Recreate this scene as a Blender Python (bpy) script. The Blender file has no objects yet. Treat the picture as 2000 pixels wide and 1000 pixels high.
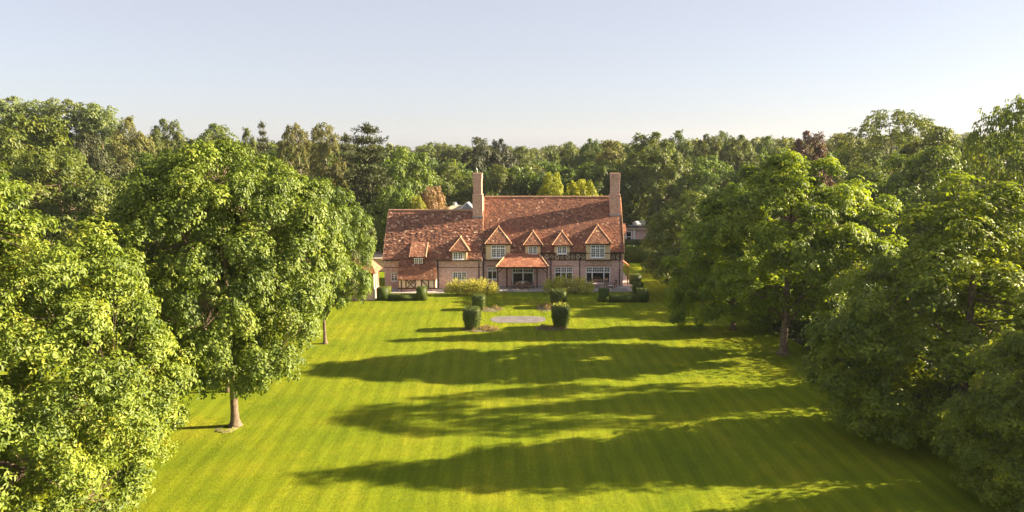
import bpy, math, random
import numpy as np
from mathutils import Vector
S = bpy.context.scene
COL = S.collection
R = math.radians

# ---------------------------------------------------------------- camera, sky, sun, exposure
CAMH, FPX, TILT, PPX = 15.52, 1400.0, math.atan(0.15), 1050.0   # metres, pixels of the 2000 px wide photo
cam_d = bpy.data.cameras.new('camera'); cam = bpy.data.objects.new('camera', cam_d); COL.objects.link(cam)
cam.location = (0, 0, CAMH); cam.rotation_euler = (R(90) - TILT, 0, 0)
cam_d.sensor_width = 36; cam_d.lens = FPX / 2000 * 36; cam_d.shift_x = -(PPX - 1000) / 2000
cam_d.clip_start = 0.5; cam_d.clip_end = 6000
S.camera = cam

SUN_E, SUN_A = 23.8, 7.5       # elevation; azimuth measured from +X towards +Y
W = bpy.data.worlds.new('World'); S.world = W; W.use_nodes = True
wn, wl = W.node_tree.nodes, W.node_tree.links
bg = wn['Background']
sky = wn.new('ShaderNodeTexSky'); sky.sky_type = 'NISHITA'; sky.sun_disc = False
sky.sun_elevation = R(SUN_E); sky.sun_rotation = R(90 - SUN_A)
sky.altitude = 50; sky.air_density = 0.8; sky.dust_density = 1.0; sky.ozone_density = 2.0
shs = wn.new('ShaderNodeHueSaturation'); shs.inputs['Saturation'].default_value = 0.85; shs.inputs['Value'].default_value = 0.78
wl.new(sky.outputs[0], shs.inputs['Color']); 
smx = wn.new('ShaderNodeMix'); smx.data_type = 'RGBA'; smx.inputs[0].default_value = 0.5; smx.inputs[7].default_value = (4.0, 3.8, 3.95, 1)   # even pale summer haze in the sky
wl.new(shs.outputs[0], smx.inputs[6]); wl.new(smx.outputs[2], bg.inputs[0]); bg.inputs[1].default_value = 0.0505
sd = bpy.data.lights.new('sun', 'SUN'); so = bpy.data.objects.new('sun', sd); COL.objects.link(so)
sd.energy = 5.0; sd.angle = R(0.53); sd.color = (1.0, 0.83, 0.58)
v = Vector((math.cos(R(SUN_E)) * math.cos(R(SUN_A)), math.cos(R(SUN_E)) * math.sin(R(SUN_A)), math.sin(R(SUN_E))))
so.rotation_euler = v.to_track_quat('Z', 'Y').to_euler(); so.location = v * 60
S.view_settings.view_transform = 'Standard'; S.view_settings.look = 'None'
S.view_settings.exposure = 2.15; S.view_settings.gamma = 1; S.view_settings.use_curve_mapping = False
S.cycles.max_bounces = 6; S.cycles.transparent_max_bounces = 8
S.cycles.diffuse_bounces = 4; S.cycles.transmission_bounces = 4; S.cycles.volume_bounces = 0

# ---------------------------------------------------------------- survey helpers: read sizes off the photograph
ct, st = math.cos(TILT), math.sin(TILT)
def tang(py): return math.tan(TILT + math.atan((py - 500) / FPX))       # slope below the horizon
def ZY(py, Y): return CAMH - Y * tang(py)                               # height of a point at distance Y
def YG(py): return CAMH / tang(py)                                      # distance of a ground point
def zc(Y, Z): return Y * ct + (CAMH - Z) * st
def XP(px, Y, Z=0): return (px - PPX) / FPX * zc(Y, Z)
def GP(px, py): Y = YG(py); return XP(px, Y, 0), Y

# ---------------------------------------------------------------- object helpers
def tag(o, label=None, cat=None, group=None, kind=None):
    for k, v_ in (('label', label), ('category', cat), ('group', group), ('kind', kind)):
        if v_: o[k] = v_
    return o
def thing(name, label, cat, loc=(0, 0, 0), group=None, rz=0):
    o = bpy.data.objects.new(name, None); COL.objects.link(o); o.location = loc; o.rotation_euler[2] = rz
    o.empty_display_size = 0.3
    return tag(o, label, cat, group)
def link_mesh(name, me, m, parent=None, label=None):
    o = bpy.data.objects.new(name, me); COL.objects.link(o)
    if m and not me.materials: me.materials.append(m)
    if parent: o.parent = parent
    if label: o['label'] = label
    return o
class MB:
    def __init__(s): s.v = []; s.f = []; s.var = []; s.t = 0.5
    def add(s, vs, fs):
        n = len(s.v); s.v += [tuple(a) for a in vs]; s.f += [tuple(n + i for i in f) for f in fs]; s.var += [s.t] * len(vs)
        return s
    def box(s, x0, x1, y0, y1, z0, z1, skip=()):
        x0, x1 = min(x0, x1), max(x0, x1)
        vs = [(x0,y0,z0),(x1,y0,z0),(x1,y1,z0),(x0,y1,z0),(x0,y0,z1),(x1,y0,z1),(x1,y1,z1),(x0,y1,z1)]
        fs = [(0,3,2,1),(4,5,6,7),(0,1,5,4),(1,2,6,5),(2,3,7,6),(3,0,4,7)]
        return s.add(vs, fs)
    def bar(s, a, b, w, d, up=(0, -1, 0)):
        a, b = Vector(a), Vector(b); t = (b - a).normalized(); u = Vector(up); sd_ = t.cross(u)
        if sd_.length < 1e-4: u = Vector((1, 0, 0)); sd_ = t.cross(u)
        sd_.normalize(); u = sd_.cross(t); vs = []
        for p in (a, b):
            for i, j in ((-1,-1),(1,-1),(1,1),(-1,1)): vs.append(p + sd_ * (w/2*i) + u * (d/2*j))
        return s.add(vs, [(0,1,2,3),(7,6,5,4),(0,4,5,1),(1,5,6,2),(2,6,7,3),(3,7,4,0)])
    def tube(s, pts, rad, n=8, cap=True):
        pts = [Vector(p) for p in pts]; vs = []; fs = []
        for i, p in enumerate(pts):
            t = (pts[min(i+1, len(pts)-1)] - pts[max(i-1, 0)]).normalized()
            a = t.cross(Vector((0.31, 0.95, 0.02))); 
            if a.length < .1: a = t.cross(Vector((1, 0, 0)))
            a.normalize(); b = t.cross(a); r = rad[i] if hasattr(rad, '__len__') else rad
            for k in range(n):
                w = 2*math.pi*k/n; vs.append(p + (a*math.cos(w) + b*math.sin(w))*r)
        for i in range(len(pts)-1):
            for k in range(n):
                fs.append((i*n+k, i*n+(k+1) % n, (i+1)*n+(k+1) % n, (i+1)*n+k))
        if cap: fs.append(tuple(range(n-1, -1, -1))); fs.append(tuple((len(pts)-1)*n+k for k in range(n)))
        return s.add(vs, fs)
    def lathe(s, c, prof, n=12):
        vs = []; fs = []
        for r, z in prof:
            for k in range(n): w = 2*math.pi*k/n; vs.append((c[0]+r*math.cos(w), c[1]+r*math.sin(w), c[2]+z))
        for i in range(len(prof)-1):
            for k in range(n): fs.append((i*n+k, i*n+(k+1) % n, (i+1)*n+(k+1) % n, (i+1)*n+k))
        fs.append(tuple(range(n-1, -1, -1))); fs.append(tuple((len(prof)-1)*n+k for k in range(n)))
        return s.add(vs, fs)
    def prism(s, poly, vec):                       # closed solid from a planar polygon swept by vec
        n = len(poly); vec = Vector(vec); a = [Vector(p) for p in poly]; b = [p + vec for p in a]
        fs = [tuple(range(n)), tuple(range(2*n-1, n-1, -1))]
        for i in range(n): j = (i+1) % n; fs.append((i, i+n, j+n, j))
        return s.add(a + b, fs)
    def mesh(s, name, m, smooth=False):
        me = bpy.data.meshes.new(name); me.from_pydata(s.v, [], s.f); me.materials.append(m)
        at = me.attributes.new('var', 'FLOAT', 'POINT'); at.data.foreach_set('value', np.array(s.var, dtype=np.float32))
        if smooth: me.polygons.foreach_set('use_smooth', [True]*len(me.polygons))
        me.update(); return me
    def build_each(s, name, m, parent=None, label=None):      # every piece its own object
        n = len(s.v); par = list(range(n))
        def find(i):
            while par[i] != i: par[i] = par[par[i]]; i = par[i]
            return i
        for f in s.f:
            for j in f[1:]: par[find(j)] = find(f[0])
        groups = {}
        for f in s.f: groups.setdefault(find(f[0]), []).append(f)
        out = []
        for fs in groups.values():
            ids = sorted({i for f in fs for i in f}); mp = {i: k for k, i in enumerate(ids)}; q = MB()
            q.add([s.v[i] for i in ids], [tuple(mp[i] for i in f) for f in fs]); out.append(q.build(name, m, parent, label))
        return out
    def build(s, name, m, parent=None, label=None, smooth=False, bevel=0):
        o = link_mesh(name, s.mesh(name, m, smooth), None, parent, label)
        if bevel:
            b = o.modifiers.new('bevel', 'BEVEL'); b.width = bevel; b.segments = 1; b.limit_method = 'ANGLE'
        return o

# ---------------------------------------------------------------- materials
def new_mat(name):
    m = bpy.data.materials.new(name); m.use_nodes = True; nt = m.node_tree
    return m, nt, nt.nodes['Principled BSDF'], nt.nodes, nt.links
def node(nt, t, **kw):
    n = nt.nodes.new(t)
    for k, v_ in kw.items():
        if k in n.inputs.keys(): n.inputs[k].default_value = v_
        else: setattr(n, k, v_)
    return n
def coords(nt, scale=(1, 1, 1), kind='Object'):
    tc = nt.nodes.new('ShaderNodeTexCoord'); mp = nt.nodes.new('ShaderNodeMapping'); mp.inputs['Scale'].default_value = scale
    nt.links.new(tc.outputs[kind], mp.inputs[0]); return mp.outputs[0]
def ramp(nt, fac, stops):
    r = nt.nodes.new('ShaderNodeValToRGB'); e = r.color_ramp.elements
    while len(e) < len(stops): e.new(0.5)
    for el, (p, c) in zip(e, stops): el.position = p; el.color = (*c, 1)
    nt.links.new(fac, r.inputs[0]); return r.outputs[0]
def mixc(nt, fac, a, b, mode='MIX'):
    n = nt.nodes.new('ShaderNodeMix'); n.data_type = 'RGBA'; n.blend_type = mode
    for i, x in ((0, fac), (6, a), (7, b)):
        if isinstance(x, (int, float)): n.inputs[i].default_value = x
        elif isinstance(x, tuple): n.inputs[i].default_value = (*x, 1)
        else: nt.links.new(x, n.inputs[i])
    return n.outputs[2]
def bump(nt, h, bsdf, s=0.5, d=0.02):
    b = nt.nodes.new('ShaderNodeBump'); b.inputs['Strength'].default_value = s; b.inputs['Distance'].default_value = d
    nt.links.new(h, b.inputs['Height']); nt.links.new(b.outputs[0], bsdf.inputs['Normal'])
def plain(name, c, rough=0.7, amt=0.25, scale=3.0, metal=0, bs=0.3, bscale=30):
    m, nt, p, N, L = new_mat(name)
    co = coords(nt); n = node(nt, 'ShaderNodeTexNoise', Scale=scale, Detail=5.0); L.new(co, n.inputs['Vector'])
    dk = tuple(x*(1-amt) for x in c); lt = tuple(min(1, x*(1+amt)) for x in c)
    L.new(ramp(nt, n.outputs[0], [(0.3, dk), (0.7, lt)]), p.inputs['Base Color'])
    p.inputs['Roughness'].default_value = rough; p.inputs['Metallic'].default_value = metal
    n2 = node(nt, 'ShaderNodeTexNoise', Scale=bscale, Detail=3.0); L.new(co, n2.inputs['Vector']); bump(nt, n2.outputs[0], p, bs, 0.01)
    return m
def leaf_mat(name, dark, light, trans=0.38, tint=None, hue=0.0, rough=0.5):
    """foliage: every leaf carries its own random value in the attribute var"""
    m, nt, p, N, L = new_mat(name)
    at = node(nt, 'ShaderNodeAttribute', attribute_name='var')
    co = coords(nt); n = node(nt, 'ShaderNodeTexNoise', Scale=0.55, Detail=3.0); L.new(co, n.inputs['Vector'])
    a = N.new('ShaderNodeMath'); a.operation = 'MULTIPLY_ADD'; a.inputs[1].default_value = 0.75
    L.new(at.outputs['Fac'], a.inputs[0]); 
    b = N.new('ShaderNodeMath'); b.operation = 'MULTIPLY_ADD'; b.inputs[1].default_value = 1.3; b.inputs[2].default_value = -0.52
    L.new(n.outputs[0], b.inputs[0]); L.new(b.outputs[0], a.inputs[2])
    stops = [(0.0, dark), (0.75, light)]
    if tint: stops = [(0.0, dark), (0.7, light), (1.0, tint)]
    c = ramp(nt, a.outputs[0], stops)
    oi = N.new('ShaderNodeObjectInfo'); hs = N.new('ShaderNodeHueSaturation')
    mr = node(nt, 'ShaderNodeMapRange'); mr.inputs['To Min'].default_value = 0.88; mr.inputs['To Max'].default_value = 1.12
    L.new(oi.outputs['Random'], mr.inputs['Value']); L.new(mr.outputs[0], hs.inputs['Value'])
    mr2 = node(nt, 'ShaderNodeMapRange'); mr2.inputs['To Min'].default_value = 0.492; mr2.inputs['To Max'].default_value = 0.508
    L.new(oi.outputs['Random'], mr2.inputs['Value']); L.new(mr2.outputs[0], hs.inputs['Hue'])
    L.new(c, hs.inputs['Color']); c = hs.outputs[0]
    L.new(c, p.inputs['Base Color']); p.inputs['Roughness'].default_value = rough; p.inputs['Specular IOR Level'].default_value = 0.35
    tr = N.new('ShaderNodeBsdfTranslucent'); mx = N.new('ShaderNodeMixShader'); mx.inputs[0].default_value = trans
    tc = mixc(nt, 1.0, c, (1.0, 0.95, 0.35), 'MULTIPLY'); tb = N.new('ShaderNodeHueSaturation'); tb.inputs['Value'].default_value = 1.6
    L.new(tc, tb.inputs['Color']); L.new(tb.outputs[0], tr.inputs[0])
    L.new(p.outputs[0], mx.inputs[1]); L.new(tr.outputs[0], mx.inputs[2]); L.new(mx.outputs[0], N['Material Output'].inputs[0])
    return m
M = {}
# grass of the lawn: mowing stripes running away from the camera, mottled sward
def lawn_mat():
    m, nt, p, N, L = new_mat('lawn_grass')
    co = coords(nt)
    base = node(nt, 'ShaderNodeTexNoise', Scale=0.22, Detail=6.0, Roughness=0.6); L.new(co, base.inputs['Vector'])
    fine = node(nt, 'ShaderNodeTexNoise', Scale=9.0, Detail=6.0, Roughness=0.75); L.new(co, fine.inputs['Vector'])
    mid = node(nt, 'ShaderNodeTexNoise', Scale=1.6, Detail=5.0, Roughness=0.7); L.new(co, mid.inputs['Vector'])
    wv = node(nt, 'ShaderNodeTexWave', Scale=0.30, Distortion=1.8, Detail=2.0); wv.inputs['Detail Scale'].default_value = 0.35
    mp = N.new('ShaderNodeMapping'); mp.inputs['Rotation'].default_value = (0, 0, R(-5)); L.new(co, mp.inputs[0]); L.new(mp.outputs[0], wv.inputs['Vector'])
    wn_ = node(nt, 'ShaderNodeTexNoise', Scale=5.0, Detail=3.0)
    mp2 = N.new('ShaderNodeMapping'); mp2.inputs['Scale'].default_value = (1, 0.06, 1); mp2.inputs['Rotation'].default_value = (0, 0, R(-5)); L.new(co, mp2.inputs[0]); L.new(mp2.outputs[0], wn_.inputs['Vector'])
    g1 = ramp(nt, base.outputs[0], [(0.3, (0.108, 0.152, 0.009)), (0.5, (0.150, 0.186, 0.011)), (0.7, (0.210, 0.218, 0.016))])
    g2 = mixc(nt, 0.55, g1, ramp(nt, fine.outputs[0], [(0.3, (0.35, 0.38, 0.30)), (0.68, (0.80, 0.78, 0.62))]), 'OVERLAY')
    g3 = mixc(nt, 0.35, g2, ramp(nt, mid.outputs[0], [(0.35, (0.4, 0.46, 0.4)), (0.65, (0.62, 0.58, 0.5))]), 'OVERLAY')
    g4 = mixc(nt, 0.30, g3, ramp(nt, wv.outputs[0], [(0.3, (0.36, 0.38, 0.36)), (0.7, (0.66, 0.64, 0.6))]), 'OVERLAY')
    g5 = mixc(nt, 0.42, g4, ramp(nt, wn_.outputs[0], [(0.35, (0.38, 0.40, 0.36)), (0.65, (0.66, 0.64, 0.58))]), 'OVERLAY')
    L.new(g5, p.inputs['Base Color']); p.inputs['Roughness'].default_value = 0.75; p.inputs['Specular IOR Level'].default_value = 0.04
    fb = node(nt, 'ShaderNodeTexNoise', Scale=14.0, Detail=5.0, Roughness=0.8); L.new(co, fb.inputs['Vector'])
    bump(nt, fb.outputs[0], p, 0.9, 0.06)
    return m
M['lawn'] = lawn_mat()
M['wood_floor'] = plain('woodland_floor', (0.05, 0.06, 0.018), 0.95, 0.4, 0.3, 0, 0.8, 3)
M['paving'] = plain('stone_paving', (0.36, 0.33, 0.32), 0.8, 0.2, 2.0)
def slab_mat():
    m, nt, p, N, L = new_mat('paving_setts')
    b = node(nt, 'ShaderNodeTexBrick', Scale=1.0); b.inputs['Brick Width'].default_value = 0.5; b.inputs['Row Height'].default_value = 0.35
    b.inputs['Mortar Size'].default_value = 0.02
    b.inputs['Color1'].default_value = (0.19, 0.165, 0.17, 1); b.inputs['Color2'].default_value = (0.13, 0.115, 0.12, 1); b.inputs['Mortar'].default_value = (0.09, 0.09, 0.07, 1)
    co = coords(nt); L.new(co, b.inputs['Vector']); n = node(nt, 'ShaderNodeTexNoise', Scale=1.5, Detail=5.0); L.new(co, n.inputs['Vector'])
    L.new(mixc(nt, 0.5, b.outputs[0], ramp(nt, n.outputs[0], [(0.3, (0.35, 0.35, 0.35)), (0.7, (0.65, 0.63, 0.6))]), 'OVERLAY'), p.inputs['Base Color'])
    p.inputs['Roughness'].default_value = 0.85; bump(nt, b.outputs['Fac'], p, -0.4, 0.01); return m
M['slab'] = slab_mat()
def brick_mat(name, c1, c2, mortar, sc=1.0):
    m, nt, p, N, L = new_mat(name)
    tc = N.new('ShaderNodeTexCoord'); sp = N.new('ShaderNodeSeparateXYZ'); L.new(tc.outputs['Object'], sp.inputs[0])
    ad = N.new('ShaderNodeMath'); L.new(sp.outputs[0], ad.inputs[0]); L.new(sp.outputs[1], ad.inputs[1])
    cb = N.new('ShaderNodeCombineXYZ'); L.new(ad.outputs[0], cb.inputs[0]); L.new(sp.outputs[2], cb.inputs[1])
    b = node(nt, 'ShaderNodeTexBrick', Scale=sc); b.inputs['Brick Width'].default_value = 0.23; b.inputs['Row Height'].default_value = 0.078
    b.inputs['Mortar Size'].default_value = 0.008; b.inputs['Bias'].default_value = 0.1
    b.inputs['Color1'].default_value = (*c1, 1); b.inputs['Color2'].default_value = (*c2, 1); b.inputs['Mortar'].default_value = (*mortar, 1)
    L.new(cb.outputs[0], b.inputs['Vector'])
    n = node(nt, 'ShaderNodeTexNoise', Scale=1.3, Detail=6.0, Roughness=0.7); L.new(tc.outputs['Object'], n.inputs['Vector'])
    n2 = node(nt, 'ShaderNodeTexNoise', Scale=5.5, Detail=2.0); L.new(cb.outputs[0], n2.inputs['Vector'])
    c = mixc(nt, 0.55, b.outputs[0], ramp(nt, n.outputs[0], [(0.3, (0.38, 0.37, 0.37)), (0.7, (0.76, 0.74, 0.72))]), 'OVERLAY')
    c = mixc(nt, 0.5, c, ramp(nt, n2.outputs[0], [(0.38, (0.36, 0.33, 0.35)), (0.62, (0.68, 0.62, 0.58))]), 'OVERLAY')
    L.new(c, p.inputs['Base Color']); p.inputs['Roughness'].default_value = 0.9
    bump(nt, b.outputs['Fac'], p, -0.6, 0.008); return m
M['brick'] = brick_mat('soft_red_brick', (0.84, 0.53, 0.47), (0.50, 0.31, 0.28), (0.74, 0.62, 0.57))
M['brick_chimney'] = brick_mat('chimney_brick', (0.60, 0.37, 0.27), (0.44, 0.26, 0.20), (0.58, 0.46, 0.37))
def tile_mat(name, stops, fleck=0.12):
    m, nt, p, N, L = new_mat(name)
    at = node(nt, 'ShaderNodeAttribute', attribute_name='var')
    c = ramp(nt, at.outputs['Fac'], stops)
    co = coords(nt); n = node(nt, 'ShaderNodeTexNoise', Scale=0.8, Detail=6.0, Roughness=0.7); L.new(co, n.inputs['Vector'])
    c = mixc(nt, 0.6, c, ramp(nt, n.outputs[0], [(0.32, (0.33, 0.33, 0.35)), (0.66, (0.66, 0.62, 0.58))]), 'OVERLAY')
    n2 = node(nt, 'ShaderNodeTexNoise', Scale=6.0, Detail=4.0, Roughness=0.7); L.new(co, n2.inputs['Vector'])
    f = ramp(nt, n2.outputs[0], [(0.68, (0, 0, 0)), (0.76, (1, 1, 1))])
    mul = N.new('ShaderNodeMath'); mul.operation = 'MULTIPLY'; mul.inputs[1].default_value = fleck*1.2; L.new(f, mul.inputs[0])
    c = mixc(nt, mul.outputs[0], c, (0.48, 0.38, 0.27))
    L.new(c, p.inputs['Base Color']); p.inputs['Roughness'].default_value = 0.85; bump(nt, n2.outputs[0], p, 0.5, 0.015); return m
M['tile_main'] = tile_mat('clay_tiles', [(0, (0.105, 0.048, 0.033)), (0.35, (0.205, 0.085, 0.050)), (0.8, (0.33, 0.142, 0.078)), (0.97, (0.56, 0.34, 0.21))])
M['tile_wing'] = tile_mat('weathered_clay_tiles', [(0, (0.10, 0.046, 0.034)), (0.35, (0.195, 0.085, 0.052)), (0.75, (0.32, 0.145, 0.085)), (0.94, (0.56, 0.38, 0.26))], 0.2)
M['tile_new'] = tile_mat('orange_clay_tiles', [(0, (0.26, 0.095, 0.052)), (0.4, (0.36, 0.14, 0.076)), (0.9, (0.45, 0.20, 0.105)), (1.0, (0.55, 0.29, 0.17))], 0.02)
M['tile_dormer'] = tile_mat('dormer_clay_tiles', [(0, (0.16, 0.068, 0.040)), (0.4, (0.26, 0.112, 0.062)), (0.85, (0.37, 0.175, 0.096)), (1.0, (0.60, 0.40, 0.25))], 0.14)
M['ridge'] = plain('ridge_mortar_tiles', (0.42, 0.24, 0.15), 0.85, 0.35, 4)
M['hip'] = plain('pale_hip_tiles', (0.60, 0.36, 0.20), 0.85, 0.3, 4)
M['render'] = plain('cream_render', (0.72, 0.56, 0.34), 0.85, 0.08, 1.5)
M['infill'] = plain('timber_frame_infill', (0.80, 0.66, 0.50), 0.85, 0.15, 2)
M['timber'] = plain('dark_timber', (0.085, 0.035, 0.022), 0.7, 0.35, 6)
M['brown_timber'] = plain('brown_boards', (0.16, 0.07, 0.035), 0.75, 0.3, 5)
M['white'] = plain('white_paint', (0.90, 0.90, 0.92), 0.45, 0.05, 3, 0, 0.05)
M['pipe'] = plain('black_iron_pipe', (0.035, 0.022, 0.022), 0.5, 0.3, 4)
M['lead'] = plain('lead_flashing', (0.33, 0.34, 0.36), 0.6, 0.2, 4)
def glass_mat():
    m, nt, p, N, L = new_mat('window_glass')
    co = coords(nt); n = node(nt, 'ShaderNodeTexNoise', Scale=1.1, Detail=2.0); L.new(co, n.inputs['Vector'])
    L.new(ramp(nt, n.outputs[0], [(0.35, (0.012, 0.012, 0.014)), (0.7, (0.05, 0.045, 0.045))]), p.inputs['Base Color'])
    p.inputs['Roughness'].default_value = 0.06; p.inputs['Specular IOR Level'].default_value = 0.7
    bump(nt, n.outputs[0], p, 0.15, 0.02); return m
M['glass'] = glass_mat()
M['bark'] = plain('tree_bark', (0.155, 0.108, 0.070), 0.9, 0.5, 7, 0, 0.9, 14)
M['bark_pale'] = plain('birch_bark', (0.42, 0.36, 0.28), 0.9, 0.4, 5, 0, 0.6, 14)
M['bark_dark'] = plain('dark_bark', (0.09, 0.06, 0.04), 0.9, 0.4, 5, 0, 0.9, 14)
M['soil'] = plain('flower_bed_soil', (0.13, 0.115, 0.06), 0.95, 0.4, 5, 0, 1.0, 12)
M['teak'] = plain('weathered_teak', (0.20, 0.12, 0.08), 0.7, 0.3, 6)
M['tabletop'] = plain('pale_table_top', (0.62, 0.56, 0.50), 0.5, 0.1, 6)
M['flat_roof'] = plain('dark_roofing_felt', (0.05, 0.05, 0.055), 0.8, 0.3, 1)
M['beige_roof'] = plain('pale_beige_roof', (0.55, 0.44, 0.32), 0.8, 0.12, 1)
M['metal'] = plain('grey_metal', (0.35, 0.35, 0.36), 0.4, 0.1, 5, 0.7)
# foliage kinds
M['maple'] = leaf_mat('leaves_bright_maple', (0.026, 0.060, 0.008), (0.175, 0.250, 0.022), 0.24, (0.29, 0.33, 0.04))
M['chestnut'] = leaf_mat('leaves_yellow_chestnut', (0.030, 0.062, 0.008), (0.205, 0.255, 0.026), 0.26, (0.34, 0.31, 0.035))
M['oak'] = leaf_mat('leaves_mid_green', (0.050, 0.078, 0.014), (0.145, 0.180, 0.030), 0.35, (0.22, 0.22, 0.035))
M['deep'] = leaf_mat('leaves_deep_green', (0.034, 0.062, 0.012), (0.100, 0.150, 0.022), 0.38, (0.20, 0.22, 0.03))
M['robinia'] = leaf_mat('leaves_robinia', (0.036, 0.078, 0.012), (0.230, 0.300, 0.026), 0.42, (0.40, 0.41, 0.04))  # yellow sun glow of the right-hand row put into the leaf colour
M['maple_sun_tinted'] = leaf_mat('leaves_sun_tinted_maple', (0.040, 0.085, 0.010), (0.240, 0.310, 0.024), 0.42, (0.40, 0.41, 0.04))  # lit copy of the maple leaves, sunlight painted in as brighter yellow
M['poplar'] = leaf_mat('leaves_pale_poplar', (0.07, 0.10, 0.035), (0.20, 0.235, 0.08), 0.32)
M['yellowgreen'] = leaf_mat('leaves_golden_green', (0.14, 0.17, 0.012), (0.30, 0.31, 0.022), 0.42)
M['birch'] = leaf_mat('leaves_birch', (0.085, 0.095, 0.022), (0.20, 0.20, 0.05), 0.35)
M['pine'] = leaf_mat('needles_pine', (0.028, 0.042, 0.016), (0.085, 0.095, 0.03), 0.15)
M['copper'] = leaf_mat('leaves_copper_beech', (0.055, 0.028, 0.018), (0.13, 0.065, 0.035), 0.25)
M['russet'] = leaf_mat('leaves_russet', (0.20, 0.12, 0.055), (0.34, 0.21, 0.11), 0.25)
M['grass'] = leaf_mat('grass_blades', (0.155, 0.178, 0.009), (0.235, 0.232, 0.014), 0.45)
M['hedge'] = leaf_mat('clipped_yew', (0.042, 0.072, 0.012), (0.125, 0.165, 0.022), 0.2)
M['hedge_sun_tinted'] = leaf_mat('clipped_hedge_sun_tinted', (0.10, 0.125, 0.012), (0.22, 0.22, 0.02), 0.25)  # hedge foliage with yellow sunlight painted into its colour
M['shrub'] = leaf_mat('leaves_pale_shrub', (0.24, 0.26, 0.05), (0.54, 0.53, 0.14), 0.4, (0.68, 0.62, 0.24))
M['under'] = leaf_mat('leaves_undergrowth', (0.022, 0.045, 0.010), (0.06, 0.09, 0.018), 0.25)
M['bedplants'] = leaf_mat('bed_plants', (0.12, 0.10, 0.04), (0.34, 0.25, 0.12), 0.25, (0.45, 0.25, 0.2))
# ---------------------------------------------------------------- foliage geometry (numpy)
def unit(a): return a / np.maximum(np.linalg.norm(a, axis=-1, keepdims=True), 1e-6)
def leaves_mesh(name, pos, axis, nrm, L, Wd, var, mat, extra=None, fold=0.25):
    """one folded lozenge per leaf, 4 vertices and 2 faces"""
    n = len(pos); side = unit(np.cross(axis, nrm)); L = L[:, None]; Wd = Wd[:, None]
    v = np.empty((n, 4, 3)); v[:, 0] = pos; v[:, 2] = pos + axis*L - nrm*L*0.12
    mid = pos + axis*L*0.5 + nrm*Wd*fold
    v[:, 1] = mid - side*Wd*0.5; v[:, 3] = mid + side*Wd*0.5
    v = v.reshape(-1, 3)
    q = np.arange(n)[:, None]*4
    f = np.concatenate([q + np.array([[0, 2, 1]]), q + np.array([[0, 3, 2]])], axis=1).reshape(-1, 3)
    vr = np.repeat(var, 4)
    if extra is not None and len(extra.v):
        ev = np.array([tuple(a) for a in extra.v]); ef = []
        for fc in extra.f:
            for i in range(1, len(fc)-1): ef.append((fc[0], fc[i], fc[i+1]))
        f = np.concatenate([f, np.array(ef) + len(v)]); v = np.concatenate([v, ev]); vr = np.concatenate([vr, np.full(len(ev), 0.25)])
    me = bpy.data.meshes.new(name)
    me.vertices.add(len(v)); me.vertices.foreach_set('co', v.astype(np.float32).ravel())
    me.loops.add(f.size); me.loops.foreach_set('vertex_index', f.astype(np.int32).ravel())
    me.polygons.add(len(f)); me.polygons.foreach_set('loop_start', (np.arange(len(f))*3).astype(np.int32))
    at = me.attributes.new('var', 'FLOAT', 'POINT'); at.data.foreach_set('value', vr.astype(np.float32))
    me.materials.append(mat); me.update(calc_edges=True); return me
PROF = {
 'round':  lambda t: np.clip(np.sin(np.pi*np.clip(t, 0, 1)**0.85), 0, 1)**0.55,
 'ovoid':  lambda t: np.clip(np.sin(np.pi*np.clip(t, 0, 1)**0.62), 0, 1)**0.62,
 'skirt':  lambda t: np.where(t < 0.3, 0.86 + 0.47*t, np.clip(1 - ((t-0.3)/0.70)**2.3, 0, 1)**0.62),
 'pyr':   lambda t: np.where(t < 0.22, 0.80 + 0.9*t, np.clip(1 - ((np.clip(t, .22, 1)-0.22)/0.78)**1.45, 0, 1)**0.8),
 'cone':   lambda t: (1-np.clip(t, 0, 1))**0.85 * np.clip(0.35+6*t, 0, 1),
 'column': lambda t: np.clip(np.sin(np.pi*np.clip(t, 0, 1)**0.9), 0, 1)**0.38,
 'vase':   lambda t: np.clip(np.sin(np.pi*np.clip(t, 0, 1)**1.25), 0, 1)**0.6,
}
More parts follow.
